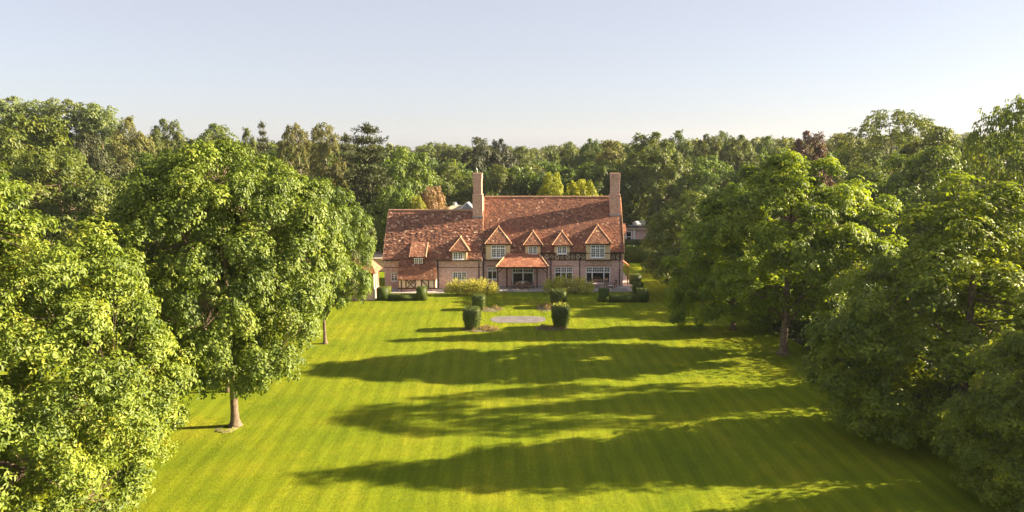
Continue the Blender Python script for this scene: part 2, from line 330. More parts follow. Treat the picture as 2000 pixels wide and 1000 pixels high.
def crown_arrays(rg, H, zb, Rr, shape, ncl, rcl, nros, nleaf, ls, lw, lobes=6, lobe_a=0.28, flat=0.8, droop=0.25, fill=0.35, clump_norm=0.75, upb=0.75, lobe_w=0.09, boughs=0, sq=1.0):
    prof = PROF[shape]
    ld = unit(rg.normal(size=(lobes, 3)) * np.array([1, 1, 0.9])); la = rg.uniform(0.5, 1.2, lobes) * lobe_a * np.where(rg.random(lobes) < 0.35, -1, 1)
    def mod(d): return 1 + (la * np.exp(-(1 - d @ ld.T) / lobe_w)).sum(1)
    cz = zb + 0.45*(H-zb)
    def sample(t, az, rr):
        z = zb + t*(H-zb); rad = Rr*prof(np.array([t]))[0]
        d = unit(np.array([[np.cos(az)*rad + 1e-3, np.sin(az)*rad, (z-cz)]])); mm = mod(d)[0]
        return np.array([np.cos(az)*rad*rr*mm, np.sin(az)*rad*rr*mm, cz + (z-cz)*(0.5+0.5*mm)])
    def scatter(n, mind, lo, hi, C, share=1.0):
        tries = 0; n0 = len(C)
        while len(C)-n0 < n and tries < n*40:
            tries += 1; t = rg.random()**0.85
            if rg.random() > prof(np.array([t]))[0] + 0.25: continue
            rr = rg.uniform(lo, hi)**0.5 if rg.random() < share else rg.uniform(0.1, 0.8)
            p = sample(t, rg.random()*2*np.pi, rr)
            if C and min(((p-c)**2).sum() for c in C[-400:]) < mind**2: continue
            C.append(p)
        return C
    if boughs:                       # leaf clumps gathered on separate boughs, dark gaps between them
        Bc = scatter(boughs, rcl*1.75, fill+.2, 0.92, []); per = max(3, int(ncl*0.8/len(Bc))); C = []
        for q in Bc:
            o_ = unit((q - np.array([0, 0, zb + .3*(H-zb)]))[None])[0]; rb = rcl*rg.uniform(1.0, 1.75)
            for _ in range(per):
                d = unit(rg.normal(size=(1, 3)))[0]; d = unit((d + o_*0.45 + np.array([0, 0, .2]))[None])[0]
                C.append(q + d*rb*rg.uniform(.35, 1.0)*np.array([1, 1, .75]))
        C = scatter(int(ncl*.25), rcl*.9, .15, .6, C, .8)
    else: C = scatter(ncl, rcl*.78, fill, 1.07, [], .86)
    C = np.array(C); k = len(C); C[:, 2] = zb + rcl*.4 + (C[:, 2]-C[:, 2].min())*(H-zb-rcl*1.1)/(C[:, 2].max()-C[:, 2].min())
    C[:, 1] *= sq
    rc = rcl * rg.uniform(0.6, 1.1, k)
    out = unit(C - np.array([0, 0, zb + 0.3*(H-zb)])); 
    # sprays: points over each clump, denser on its outer and upper side
    ci = np.repeat(np.arange(k), nros)
    d = unit(rg.normal(size=(len(ci), 3))); w = (d*out[ci]).sum(1) + 0.45*d[:, 2]
    keep = rg.random(len(ci)) < np.clip(0.62 + 0.6*w, 0.12, 1); ci, d = ci[keep], d[keep]
    rad = (rc[ci] * rg.uniform(0.45, 1.08, len(ci)))[:, None]
    P = C[ci] + d*rad*np.array([1, 1, flat]) 
    P[:, 2] -= droop*rad[:, 0]*(1-d[:, 2])*0.5
    Nn = unit(d*clump_norm + out[ci]*0.35 + np.array([0, 0, upb]) + rg.normal(size=P.shape)*0.24)
    cv = rg.uniform(-0.18, 0.18, k)[ci]
    # leaves of each spray radiate from its point
    a0 = rg.random(len(P))*2*np.pi
    t1 = unit(np.cross(Nn, unit(rg.normal(size=P.shape)))); t2 = np.cross(Nn, t1)
    pos, ax, nr, vv = [], [], [], []
    for j in range(nleaf):
        ang = a0 + 2*np.pi*j/nleaf + rg.normal(size=len(P))*0.25
        dr = unit(t1*np.cos(ang)[:, None] + t2*np.sin(ang)[:, None] - Nn*0.25 + np.array([0, 0, -droop]))
        pos.append(P + dr*ls*0.12 + rg.normal(size=P.shape)*ls*0.12); ax.append(dr); nr.append(unit(Nn - dr*(Nn*dr).sum(1)[:, None])); vv.append(np.clip(0.5 + cv + rg.normal(size=len(P))*0.17, 0, 1))
    pos = np.concatenate(pos); ax = np.concatenate(ax); nr = np.concatenate(nr); vv = np.concatenate(vv)
    Ls = ls*rg.uniform(0.7, 1.25, len(pos)); Ws = Ls*lw*rg.uniform(0.8, 1.2, len(pos))
    return C, pos, ax, nr, Ls, Ws, vv
def trunk_mesh(rg, H, zb, Rr, C, r0, mat, fork=None, nlimb=9, lean=(0, 0), twig=True):
    mb = MB(); zt = fork or zb + 0.12*(H-zb)
    top = Vector((lean[0], lean[1], zb + 0.8*(H-zb)))
    def tp(z):
        s = z/top.z; return Vector((lean[0]*s + 0.12*math.sin(2.1*s+1)*s, lean[1]*s + 0.1*math.sin(3*s)*s, z))
    zs = [0, 0.12, 0.35, 0.9] + list(np.linspace(1.6, top.z, 8)) if top.z > 3 else list(np.linspace(0, top.z, 5))
    rs = []
    for z in zs: rs.append(r0*((1-0.93*max(0, z)/top.z)**0.75)*(1+0.95*math.exp(-z/0.22)))
    mb.tube([tp(z) for z in zs], rs, 12)
    n = len(C)
    if n and nlimb:
        idx = rg.permutation(n)[:nlimb*4]; ch = []
        for i in idx:
            if all(np.linalg.norm(C[i]-C[j]) > Rr*0.55 for j in ch): ch.append(i)
            if len(ch) >= nlimb: break
        nodes = [tp(z) for z in np.linspace(zt, top.z, 8)]; nr_ = [max(0.05, r0*0.5*(1-k/9)) for k in range(8)]
        for i in ch:
            c = Vector(C[i]); z0 = min(max(zt, c.z - 0.75*math.hypot(c.x, c.y)), top.z*0.9); a = tp(z0)
            b = a.lerp(c, 0.45) + Vector((0, 0, 0.06*(c-a).length)); e = a.lerp(c, 0.75) + Vector(rg.normal(size=3)*0.15)
            rr = r0*0.48*(1-0.6*z0/top.z); pts = [a, a.lerp(b, .5) + Vector(rg.normal(size=3)*0.08), b, e, c]
            mb.tube(pts, [rr, rr*.8, rr*.6, rr*.4, rr*.15], 6); nodes += pts[1:]; nr_ += [rr*.7, rr*.5, rr*.35, rr*.2]
        if twig:
            NA = np.array([tuple(p) for p in nodes])
            for i in range(n):
                if i in ch: continue
                dd = ((NA - C[i])**2).sum(1); j = int(dd.argmin()); a = nodes[j]; c = Vector(C[i]); r_ = min(0.07, nr_[j]*0.6)
                m_ = a.lerp(c, 0.5) + Vector(rg.normal(size=3)*0.12)
                mb.tube([a, m_, c], [r_, r_*.7, r_*.3], 4, cap=False)
    return mb.mesh('trunk', mat, smooth=True)
PROTO = {}
def proto(key, seed, H, zb, Rr, shape, ncl, rcl, nros, nleaf, ls, lw, mat, bark='bark', r0=0.28, fork=None, nlimb=9, twig=True, sc=(1, 1), **kw):
    rg = np.random.default_rng(seed)
    C, pos, ax, nr, Ls, Ws, vv = crown_arrays(rg, H, zb, Rr, shape, ncl, rcl, nros, nleaf, ls, lw, **kw)
    cm = leaves_mesh('crown', pos, ax, nr, Ls, Ws, vv, M[mat])
    tm = trunk_mesh(rg, H, zb, Rr, C, r0, M[bark], fork, nlimb, twig=twig)
    PROTO[key] = (tm, cm, H, Rr)
def pine_proto(key, seed, H, zb, Rr, mat='pine', tiers=11, r0=0.3, irregular=0.35, ls=0.5):
    rg = np.random.default_rng(seed); P = []; D = []; mb = MB()
    mb.tube([(0, 0, z) for z in np.linspace(0, H*0.98, 8)], [r0*(1-0.93*k/7) for k in range(8)], 8)
    for i in range(tiers):
        t = (i+0.3)/tiers; z = zb + t*(H-zb); rad = Rr*((1-t)**0.75)*rg.uniform(1-irregular, 1.05)+0.25
        nb = int(5 + 4*(1-t)); a0 = rg.random()*6.28
        for b in range(nb):
            a = a0 + 6.283*b/nb + rg.normal()*0.25; L_ = rad*rg.uniform(0.6, 1.1); rise = rg.uniform(0.05, 0.35)*L_
            e = np.array([math.cos(a)*L_, math.sin(a)*L_, z + rise]); mb.tube([(0, 0, z), tuple(e*0.55 + np.array([0, 0, z])*0.45), tuple(e)], [0.09, 0.06, 0.02], 4, cap=False)
            m = max(5, int(L_*13)); s = rg.uniform(0.25, 1.08, m)**0.8
            q = np.array([0, 0, z])*(1-s[:, None]) + e*s[:, None] + rg.normal(size=(m, 3))*np.array([0.42, 0.42, 0.16])*(0.4+0.7*Rr/5)
            P.append(q); D.append(np.tile(unit(np.array([[math.cos(a), math.sin(a), 0.5]])), (m, 1)))
    P.append(np.array([[0, 0, H-0.2]]*14) - np.abs(rg.normal(size=(14, 3)))*np.array([0.1, 0.1, 0.5])); D.append(np.tile([[0, 0, 1.]], (14, 1)))
    P = np.concatenate(P); D = np.concatenate(D); n = 9
    pos = np.repeat(P, n, 0) + rg.normal(size=(len(P)*n, 3))*0.16; ax = unit(np.repeat(D, n, 0) + rg.normal(size=pos.shape)*0.75 + np.array([0, 0, 0.35]))
    nr = unit(np.cross(ax, rg.normal(size=pos.shape))); Ls = ls*rg.uniform(.6, 1.2, len(pos)); vv = np.clip(0.5 + np.repeat(rg.normal(size=len(P))*0.2, n) + rg.normal(size=len(pos))*0.15, 0, 1)
    PROTO[key] = (mb.mesh('trunk', M['bark_dark'], True), leaves_mesh('crown', pos, ax, nr, Ls, Ls*0.28, vv, M[mat]), H, Rr)
def plant(key, x, y, h, r=None, rz=0, label='', cat='tree', name='tree', group=None, mat=None, z=0, ry=None):
    tm, cm, H, Rr = PROTO[key]; s = h/H; sr = (r/Rr) if r else s
    t = thing(name, label, cat, (x, y, z), group, rz); t.scale = (sr, (ry/Rr) if ry else sr, s)
    a = link_mesh('trunk', tm, None, t); c = link_mesh('crown', cm, None, t)
    if mat: c.material_slots[0].link = 'OBJECT'; c.material_slots[0].material = M[mat]
    return t
def leafy_solid(name, mb, dens, ls, mat, parent=None, seed=1, up=0.25, out=0.06, core=None, lw=0.5, mess=0.9):
    """clipped hedge: a solid of foliage whose faces bristle with leaves"""
    rg = np.random.default_rng(seed); pos = []; nn = []
    V = np.array([tuple(a) for a in mb.v])
    for f in mb.f:
        for i in range(1, len(f)-1):
            a, b, c = V[f[0]], V[f[i]], V[f[i+1]]; cr = np.cross(b-a, c-a); ar = np.linalg.norm(cr)/2
            if ar < 1e-5: continue
            k = rg.poisson(ar*dens); u = rg.random(k); w = rg.random(k); fl = u+w > 1; u[fl] = 1-u[fl]; w[fl] = 1-w[fl]
            p = a + (b-a)*u[:, None] + (c-a)*w[:, None]; nv = cr/np.linalg.norm(cr)
            pos.append(p + nv*rg.normal(size=(k, 1))*out); nn.append(np.tile(nv, (k, 1)))
    pos = np.concatenate(pos); nn = np.concatenate(nn)
    ax = unit(nn*0.6 + rg.normal(size=pos.shape)*mess*0.7 + np.array([0, 0, up])); nr = unit(nn + rg.normal(size=pos.shape)*0.5); nr = unit(nr - ax*(nr*ax).sum(1)[:, None])
    Ls = ls*rg.uniform(.6, 1.3, len(pos)); vv = np.clip(rg.normal(size=len(pos))*0.22 + 0.5, 0, 1)
    me = leaves_mesh(name, pos, ax, nr, Ls, Ls*lw, vv, M[mat], extra=core if core is not None else mb)
    return link_mesh(name, me, None, parent)
def shrub_mesh(rg, blobs, n, ls, mat, upright=0.8, lw=0.25, name='foliage'):
    """loose shrub: stems arching up and out of overlapping mounds (x, y, r, h)"""
    pos, ax, vv = [], [], []
    for (x, y, r, h) in blobs:
        m = int(n*r*r); a = rg.random(m)*6.283; u = np.sqrt(rg.random(m)); el = np.clip(rg.random(m)**0.6, 0, 1)
        ht = h*np.sqrt(np.clip(1-u*u*0.85, 0, 1)); zz = ht*el*rg.uniform(0.8, 1.12, m)
        p = np.stack([x + np.cos(a)*u*r, y + np.sin(a)*u*r, zz], 1); d = np.stack([np.cos(a)*u*0.9, np.sin(a)*u*0.9, np.full(m, upright)], 1)
        pos.append(p); ax.append(unit(d + rg.normal(size=p.shape)*0.42)); vv.append(np.clip(0.5 + rg.normal(size=m)*0.2, 0, 1))
    pos = np.concatenate(pos); ax = np.concatenate(ax); vv = np.concatenate(vv)
    nr = unit(np.cross(ax, rg.normal(size=pos.shape))); Ls = ls*rg.uniform(.5, 1.3, len(pos))
    return leaves_mesh(name, pos, ax, nr, Ls, Ls*lw, vv, M[mat])

# ---------------------------------------------------------------- roof covering: separate lapped tiles
def tiled(mb, poly, tw=0.24, th=0.19, seed=0, thick=0.03, rough=0.35, lift=0.02, var=(0, 1), cut=None):
    """poly: planar 3D polygon; the first edge is the eave. Lays lapped tiles in one mesh over a sealed deck."""
    rd = random.Random(seed); P = [Vector(p) for p in poly]; o = P[0]; u = (P[1]-P[0]).normalized()
    nrm = u.cross((P[2]-P[0])).normalized()
    if nrm.z < 0: nrm = -nrm
    w = nrm.cross(u)
    if w.z < 0: w = -w
    Q = [((p-o).dot(u), (p-o).dot(w)) for p in P]; mb.t = 0.15
    deck = [p + nrm*0.0 for p in P]; mb.prism(deck, -nrm*0.08)
    wmin, wmax = min(q[1] for q in Q), max(q[1] for q in Q)
    def span(h):
        xs = []
        for i in range(len(Q)):
            (x0, y0), (x1, y1) = Q[i], Q[(i+1) % len(Q)]
            if (y0 <= h < y1) or (y1 <= h < y0): xs.append(x0 + (h-y0)/(y1-y0)*(x1-x0))
        return (min(xs), max(xs)) if len(xs) >= 2 else None
    r = 0; h = wmin
    while h < wmax - th*0.3:
        sp = span(h + th*0.5)
        if sp:
            x = sp[0] - (tw*0.5 if r % 2 else 0); sag = 0
            while x < sp[1]:
                a, b = max(x, sp[0]), min(x+tw, sp[1])
                if b-a > tw*0.2 and not (cut and cut(o + u*((a+b)/2) + w*(h+th/2))):
                    j = rd.gauss(0, 1)*rough; z0 = thick*(1+0.5*j); z1 = 0.006; tl = rd.gauss(0, 1)*rough*0.010; g = 0.006
                    h1 = min(h+th*1.25, wmax); hh = h + rd.gauss(0, 1)*0.006
                    c = [(a+g, hh, 0), (b-g, hh, 0), (b-g, hh, max(.008, z0+tl)), (a+g, hh, max(.008, z0-tl)), (b-g, h1, z1), (a+g, h1, z1)]
                    mb.t = var[0] + (var[1]-var[0])*min(1, max(0, rd.gauss(0.45, 0.22)))
                    if rd.random() < 0.010: mb.t = 1.0
                    vs = [o + u*cx + w*cy + nrm*(cz_+0.004) for cx, cy, cz_ in c]
                    mb.add(vs, [(0, 1, 2, 3), (3, 2, 4, 5), (0, 3, 5), (1, 4, 2)])
                x += tw
        h += th; r += 1
def ridge_line(mb, a, b, r=0.11, seg=0.4):
    a, b = Vector(a), Vector(b); n = max(1, int((b-a).length/seg)); rd = random.Random(7)
    for i in range(n):
        p, q = a.lerp(b, i/n), a.lerp(b, (i+0.97)/n); mb.t = rd.random()
        k = rd.gauss(0, 0.006); mb.tube([p + Vector((0, 0, k)), q + Vector((0, 0, k+0.01))], [r, r*0.93], 8)
# ---------------------------------------------------------------- ground
def sheet(name, pts, z, m, kind='structure'):
    me = bpy.data.meshes.new(name); me.from_pydata([(x, y, z) for x, y in pts], [], [tuple(range(len(pts)))]); me.materials.append(m)
    return tag(link_mesh(name, me, None), kind=kind)
sheet('ground', [(-3500, -300), (3500, -300), (3500, 5000), (-3500, 5000)], -0.02, M['wood_floor'])
sheet('lawn', [(-62, 2), (34, 2), (28, 26), (22.5, 44), (20.5, 60), (19, 99), (-34, 99), (-34, 88), (-62, 70)], 0.0, M['lawn'])

# ---------------------------------------------------------------- the house
K = 1.3
def X8(px, z=2, Y=80.0): return XP(px, Y, z)
house = thing('country_house', 'long brick house with clay tile roofs, six dormers and two tall chimneys', 'house', (0, 0, 0))
# main block
YM, EY = 80.0, 79.6
XL, XR = XP(943, 80, 3), XP(1217, 80, 3)
EZ = ZY(492.5, EY)
tr = tang(385); RY = (CAMH - EZ + K*EY) / (K + tr); RZ = CAMH - tr*RY
def roof_main(Y): return EZ + K*(Y-EY)
YB = RY + (RY-YM)
# wing
WY, WEY = 78.8, 78.45
WXL = XP(751, WY, 2); WXR = XL
WEZ = ZY(507, WEY); t2 = tang(411); WRY = (CAMH - WEZ + K*WEY) / (K + t2); WRZ = CAMH - t2*WRY
def roof_wing(Y): return WEZ + K*(Y-WEY)
WYB = WRY + (WRY-WY)

def wall_holes(mb, x0, x1, z0, z1, Y, holes, depth=0.14):
    xs = sorted({x0, x1, *[h[0] for h in holes], *[h[1] for h in holes]}); zs = sorted({z0, z1, *[h[2] for h in holes], *[h[3] for h in holes]})
    for i in range(len(xs)-1):
        for j in range(len(zs)-1):
            cx, cz_ = (xs[i]+xs[i+1])/2, (zs[j]+zs[j+1])/2
            if any(h[0] < cx < h[1] and h[2] < cz_ < h[3] for h in holes): continue
            mb.add([(xs[i], Y, zs[j]), (xs[i+1], Y, zs[j]), (xs[i+1], Y, zs[j+1]), (xs[i], Y, zs[j+1])], [(0, 1, 2, 3)])
    for a, b, c, d in holes:
        y1 = Y+depth
        mb.add([(a,Y,c),(b,Y,c),(b,Y,d),(a,Y,d),(a,y1,c),(b,y1,c),(b,y1,d),(a,y1,d)], [(0,4,5,1),(1,5,6,2),(2,6,7,3),(3,7,4,0)])
def window(parent, x0, x1, z0, z1, Y, lights=(1, 1), transom=None, cols=2, rows=3, tcols=None, trows=1, fr=0.08, gb=0.045, sub=False, out=0.05, sill=True, label=None):
    """lights: relative widths; transom: fraction of the height taken by the small top lights"""
    f = MB(); g = MB(); h = z1-z0; tz = z1 - h*transom if transom else None
    f.box(x0, x0+fr, Y-out, Y+.04, z0, z1).box(x1-fr, x1, Y-out, Y+.04, z0, z1)
    f.box(x0+fr, x1-fr, Y-out, Y+.04, z1-fr, z1).box(x0+fr, x1-fr, Y-out, Y+.04, z0, z0+fr)
    iw = x1-x0-2*fr; tot = sum(lights); x = x0+fr; n = len(lights); mull = fr*1.35
    for i, l in enumerate(lights):
        a = x; b = x + iw*l/tot; x = b
        a2 = a + (mull/2 if i else 0); b2 = b - (mull/2 if i < n-1 else 0)
        if i < n-1: f.box(b-mull/2, b+mull/2, Y-out-.012, Y+.03, z0+fr, z1-fr)
        zt = (tz-mull/2) if tz else z1-fr
        if tz:
            f.box(a2, b2, Y-out-.006, Y+.03, tz-mull/2, tz+mull/2); tc = tcols[i] if tcols else 3
            for k in range(1, tc): xx = a2+(b2-a2)*k/tc; f.box(xx-gb/2, xx+gb/2, Y-out+.02, Y+.01, tz+mull/2, z1-fr)
            for k in range(1, trows): zz = tz+mull/2+(z1-fr-tz-mull/2)*k/trows; f.box(a2, b2, Y-out+.023, Y+.008, zz-gb/2, zz+gb/2)
        for k in range(1, cols): xx = a2+(b2-a2)*k/cols; f.box(xx-gb/2, xx+gb/2, Y-out+.02, Y+.01, z0+fr, zt)
        for k in range(1, rows): zz = z0+fr+(zt-z0-fr)*k/rows; f.box(a2, b2, Y-out+.023, Y+.008, zz-gb/2, zz+gb/2)
    g.add([(x0+fr/2, Y+.005, z0+fr/2), (x1-fr/2, Y+.005, z0+fr/2), (x1-fr/2, Y+.005, z1-fr/2), (x0+fr/2, Y+.005, z1-fr/2)], [(0, 1, 2, 3)])
    if sub:
        f.build('window_frame', M['white'], parent); g.build('window_pane', M['glass'], parent)
        if sill: MB().box(x0-.06, x1+.06, Y-out-.1, Y, z0-.07, z0-.003).build('window_sill', M['white'], parent)
        return None
    w = f.build('window', M['white'], parent, label); g.build('pane', M['glass'], w)
    if sill: MB().box(x0-.06, x1+.06, Y-out-.07, Y+.02, z0-.06, z0-.003).build('sill', M['white'], w)
    return w
def WX(a, b, py0, py1, Y): return XP(a, Y, 2), XP(b, Y, 2), ZY(py1, Y), ZY(py0, Y)
w1 = WX(952, 971, 522, 545.5, YM); w2 = WX(1083.5, 1118.5, 521.5, 552, YM); w3 = WX(1144.5, 1192, 521, 553, YM); dr = WX(1000.5, 1042.5, 524, 559.5, YM)
wall = MB(); ZT = EZ + K*(YM-EY) - 0.12
wall_holes(wall, XL, XR, 0, ZT, YM, [w1, w2, w3, dr])
# sides and back of the main block, with gables
def gable(mb, x, y0, y1, ry, ezw, rz, th=0.3, sgn=1):
    mb.prism([(x, y0, 0), (x, y1, 0), (x, y1, ezw), (x, ry, rz), (x, y0, ezw)], (-sgn*th, 0, 0))
gable(wall, XR, YM+.003, YB, RY, ZT-0.02, RZ-0.14); gable(wall, XL, YM+.003, YB, RY, ZT-0.02, RZ-0.14, sgn=-1)
wall.box(XL+.3, XR-.3, YB-.3, YB, 0, ZT-.05)
wall.build('wall', M['brick'], house)
# wing wall
v1 = WX(763.5, 776, 532.5, 549, WY); v2 = WX(884, 911, 531, 547, WY)
LX0, LX1 = XP(782, 78.3, 1.5), XP(852.5, 78.3, 1.5)
ww = MB(); WZT = WEZ + K*(WY-WEY) - 0.12
wall_holes(ww, WXL, WXR, 0, WZT, WY, [v1, v2])
gable(ww, WXL, WY+.003, WYB, WRY, WZT-.02, WRZ-.14, sgn=-1)
ww.box(WXR-.3, WXR-.002, WY+.003, YM+.2, 0, WZT-.25); ww.box(WXL+.3, WXR-.3, WYB-.3, WYB, 0, WZT-.05)
ww.build('wall', M['brick'], house, label='lower brick wall of the left wing')
MB().box(WXL-.01, LX0, WY-.03, WY, ZY(522.5, WY)-.03, ZY(522.5, WY)+.04).box(LX1, WXR, WY-.03, WY, ZY(522.5, WY)-.03, ZY(522.5, WY)+.04).build_each('string_course', M['brown_timber'], house)
# roofs
def under(x0, x1, y0): return lambda p: x0 < p.x < x1 and p.y < y0
rf = MB(); OV = 0.1
tiled(rf, [(XL-.02, EY, EZ), (XR+OV, EY, EZ), (XR+OV, RY, RZ), (XL-.02, RY, RZ)], 0.21, 0.165, 1, rough=0.55, var=(0, 0.97))
tiled(rf, [(XR+OV, 2*RY-EY, EZ), (XL-.02, 2*RY-EY, EZ), (XL-.02, RY, RZ), (XR+OV, RY, RZ)], 0.42, 0.33, 2)
roof = rf.build('roof', M['tile_main'], house, label='orange-brown clay tile roof of the tall main block')
wr = MB()
WX1 = XL-.03
tiled(wr, [(WXL-OV, WEY, WEZ), (WX1, WEY, WEZ), (WX1, WRY, WRZ), (WXL-OV, WRY, WRZ)], 0.24, 0.18, 3, rough=1.15, thick=.036)
tiled(wr, [(WX1, 2*WRY-WEY, WEZ), (WXL-OV, 2*WRY-WEY, WEZ), (WXL-OV, WRY, WRZ), (WX1, WRY, WRZ)], 0.42, 0.33, 4)
# catslide over the lean-to
CY = (CAMH - WEZ + K*WEY)/(K + tang(519.5)); CZ = ZY(519.5, CY)
tiled(wr, [(LX0-.05, CY, CZ), (LX1+.05, CY, CZ), (LX1+.05, WEY, WEZ-.004), (LX0-.05, WEY, WEZ-.004)], 0.24, 0.18, 5, rough=1.1, thick=.036)
wroof = wr.build('roof', M['tile_wing'], house, label='uneven mossy clay tile roof of the lower left wing')
ca = MB(); ridge_line(ca, (XL, RY, RZ+.02), (XR+.08, RY, RZ+.02), .12); ca.build('ridge', M['ridge'], roof)
ca = MB(); ridge_line(ca, (WXL-.05, WRY, WRZ+.02), (XL-.1, WRY, WRZ+.02), .12); ca.build('ridge', M['ridge'], wroof)
ve = MB(); ve.bar((XL-.1, EY-.03, EZ-.02), (XL-.1, RY, RZ+.02), .16, .2); ve.bar((XR+OV-.02, EY-.02, EZ-.1), (XR+OV-.02, RY, RZ-.05), .06, .22); ve.build_each('verge', M['hip'], roof)
vw = MB(); vw.bar((WXL-OV, WEY-.02, WEZ-.1), (WXL-OV, WRY, WRZ-.05), .05, .16); vw.build_each('verge', M['ridge'], wroof)
# eaves boards and gutters
gt = MB(); gt.box(XP(1052, EY, EZ), XR+.05, EY-.1, EY-.01, EZ-.16, EZ-.06).box(XP(943, EY, EZ)-.0, XP(948.5, EY, EZ), EY-.1, EY-.01, EZ-.16, EZ-.06)
gt.build_each('gutter', M['pipe'], house)
gt = MB(); gt.box(WXL-.05, LX0-.08, WEY-.1, WEY-.01, WEZ-.16, WEZ-.07).box(LX1+.08, XL-.02, WEY-.1, WEY-.01, WEZ-.16, WEZ-.07)
gt.build_each('gutter', M['pipe'], house)
# timber frieze under the eaves of the main block
z0f, z1f = ZY(508.3, YM), ZY(494.6, YM)
def frieze(xa, xb, name='timber_frieze'):
    f = MB(); f.box(xa, xb, YM-.10, YM-.002, z1f-.10, z1f).box(xa, xb, YM-.10, YM-.002, z0f, z0f+.11)
    zb_, zt_ = z0f+.11, z1f-.10; h = zt_-zb_; n = max(1, round((xb-xa)/(h*1.02))); w = (xb-xa)/n
    for i in range(n+1): x = xa+w*i; f.box(x-.04, x+.04, YM-.092, YM-.002, zb_, zt_)
    for i in range(n):
        a = xa+w*i; mx, mz = a+w/2, (zb_+zt_)/2
        for p, q in (((a, zb_), (a+w, zt_)), ((a, zt_), (a+w, zb_))): f.bar((p[0], YM-.05, p[1]), (q[0], YM-.05, q[1]), .05, .06)
        if i % 2 == 0:
            for p, q in (((mx, zb_), (a, mz)), ((mx, zb_), (a+w, mz)), ((mx, zt_), (a, mz)), ((mx, zt_), (a+w, mz))): f.bar((p[0], YM-.048, p[1]), (q[0], YM-.048, q[1]), .05, .05)
    o = f.build(name, M['timber'], house)
    MB().box(xa, xb, YM-.02, YM-.001, z0f+.02, z1f-.02).build('infill_panel', M['infill'], o)
frieze(XP(1052, YM, 3.5), XP(1144.5, YM, 3.5)); frieze(XP(1193, YM, 3.5), XP(1212.5, YM, 3.5))
MB().box(XL, XP(995, YM, 3), YM-.10, YM-.002, z0f-.02, z0f+.11).build_each('beam', M['timber'], house)
MB().box(XP(1143.5, 79.5, 3), XP(1193.5, 79.5, 3), 79.44, YM-.003, ZY(509.5, 79.5), ZY(507.2, 79.5)).build_each('beam', M['timber'], house)
MB().box(XP(947.5, 79.5, 3), XP(990, 79.5, 3), 79.44, YM-.103, ZY(509.5, 79.5), ZY(507.2, 79.5)).build_each('beam', M['timber'], house)
# ground-floor windows
window(house, *w1, YM+.08, (1, 1), .3, 1, 1, (3, 3), 2, fr=.08)
window(house, *w2, YM+.08, (1, 1, 1), .34, 1, 1, (3, 3, 3), 2, fr=.08)
window(house, *w3, YM+.08, (.75, 1.6, .75), .34, 1, 1, (3, 6, 3), 2, fr=.09)
d = window(house, *dr, YM+.08, (1, 1), .24, 1, 1, (4, 4), 1, fr=.11, sill=False, label='wide glazed garden doors under the porch'); d.name = 'garden_door'
window(house, *v1, WY+.08, (1, 1), None, 1, 3, fr=.09, gb=.045)
window(house, *v2, WY+.08, (1, 1, 1), None, 2, 3, fr=.085, gb=.045)
# brick lintels
ln = MB()
for (a, b, c, d_) in (w2, w3, w1): ln.box(a-.15, b+.15, YM-.012, YM-.002, d_+.004, d_+.22)
ln.build_each('lintel', brick_mat('lintel_brick', (0.52, 0.30, 0.22), (0.40, 0.22, 0.17), (0.5, 0.4, 0.33)), house)
# rainwater pipes
for px, ys, Yp in ((944.5, 508, YM), (1076, 508, YM), (1132, 508, YM), (1210, 494, YM), (781, 508, WY), (855.5, 510, WY), (935.5, 508, WY)):
    x = XP(px, Yp, 2); pm = MB(); zt = ZY(ys, Yp)+.1; pm.tube([(x, Yp-.08, .1), (x, Yp-.08, zt)], .055, 8); pm.box(x-.1, x+.1, Yp-.17, Yp-.004, zt-.02, zt+.16)
    for z in (0.6, 1.6, 2.5): pm.box(x-.08, x+.08, Yp-.1, Yp-.004, z, z+.05)
    pm.build('downpipe', M['pipe'], house)
# dormers
def hip_dormer(e0, e1, ax_, ye, ya, b0, b1, yb, wnd, yf, roofz, slope0, wmat='render', lights=(1, 1), transom=None, rows=3, cols=2, tm='tile_dormer', seed=3, label=None, tl=None):
    ey = yf-.28; ez = ZY(ye, ey); x0, x1 = XP(e0, ey, ez), XP(e1, ey, ez); xa = (x0+x1)/2
    kf = 1.2; ay = (CAMH - ez + kf*ey)/(kf + tang(ya)); az = ZY(ya, ay)
    inv = lambda z: slope0[0] + (z - slope0[1])/K
    yi, yr = inv(ez), inv(az)
    wx0, wx1 = XP(b0, yf, 4), XP(b1, yf, 4); zb = ZY(yb, yf)
    d = MB().box(wx0, wx1, yf, yf+2.2, zb, ez+.02).build('dormer', M[wmat], house, label)
    r = MB(); tiled(r, [(x0, ey, ez), (x1, ey, ez), (xa, ay, az)], .2, .16, seed, rough=.6, var=(0, 1))
    tiled(r, [(x0, yi+.3, ez), (x0, ey, ez), (xa, ay, az), (xa, yr+.2, az)], .24, .2, seed+1)
    tiled(r, [(x1, ey, ez), (x1, yi+.3, ez), (xa, yr+.2, az), (xa, ay, az)], .24, .2, seed+2)
    r.build('dormer_roof', M[tm], d)
    c = MB(); ridge_line(c, (x0, ey, ez+.03), (xa, ay, az+.03), .045, .3); ridge_line(c, (x1, ey, ez+.03), (xa, ay, az+.03), .055, .3); ridge_line(c, (xa, ay, az+.03), (xa, yr, az+.03), .07, .3)
    c.tube([(xa, ay, az), (xa, ay-.02, az+.16)], [.1, .06], 8)
    c.build('hip_ridge', M['hip'], d)
    MB().box(x0+.06, x1-.06, ey+.03, ey+.07, ez-.12, ez-.08).box(x0+.05, x1-.05, ey+.03, yf+.1, ez-.10, ez-.085).build('eaves_board', M['timber'], d)
    window(d, XP(wnd[0], yf, 4), XP(wnd[1], yf, 4), ZY(wnd[3], yf), ZY(wnd[2], yf), yf-.02, lights, transom, cols, rows, tcols=tl, fr=.095, gb=.05, sub=True)
    return d
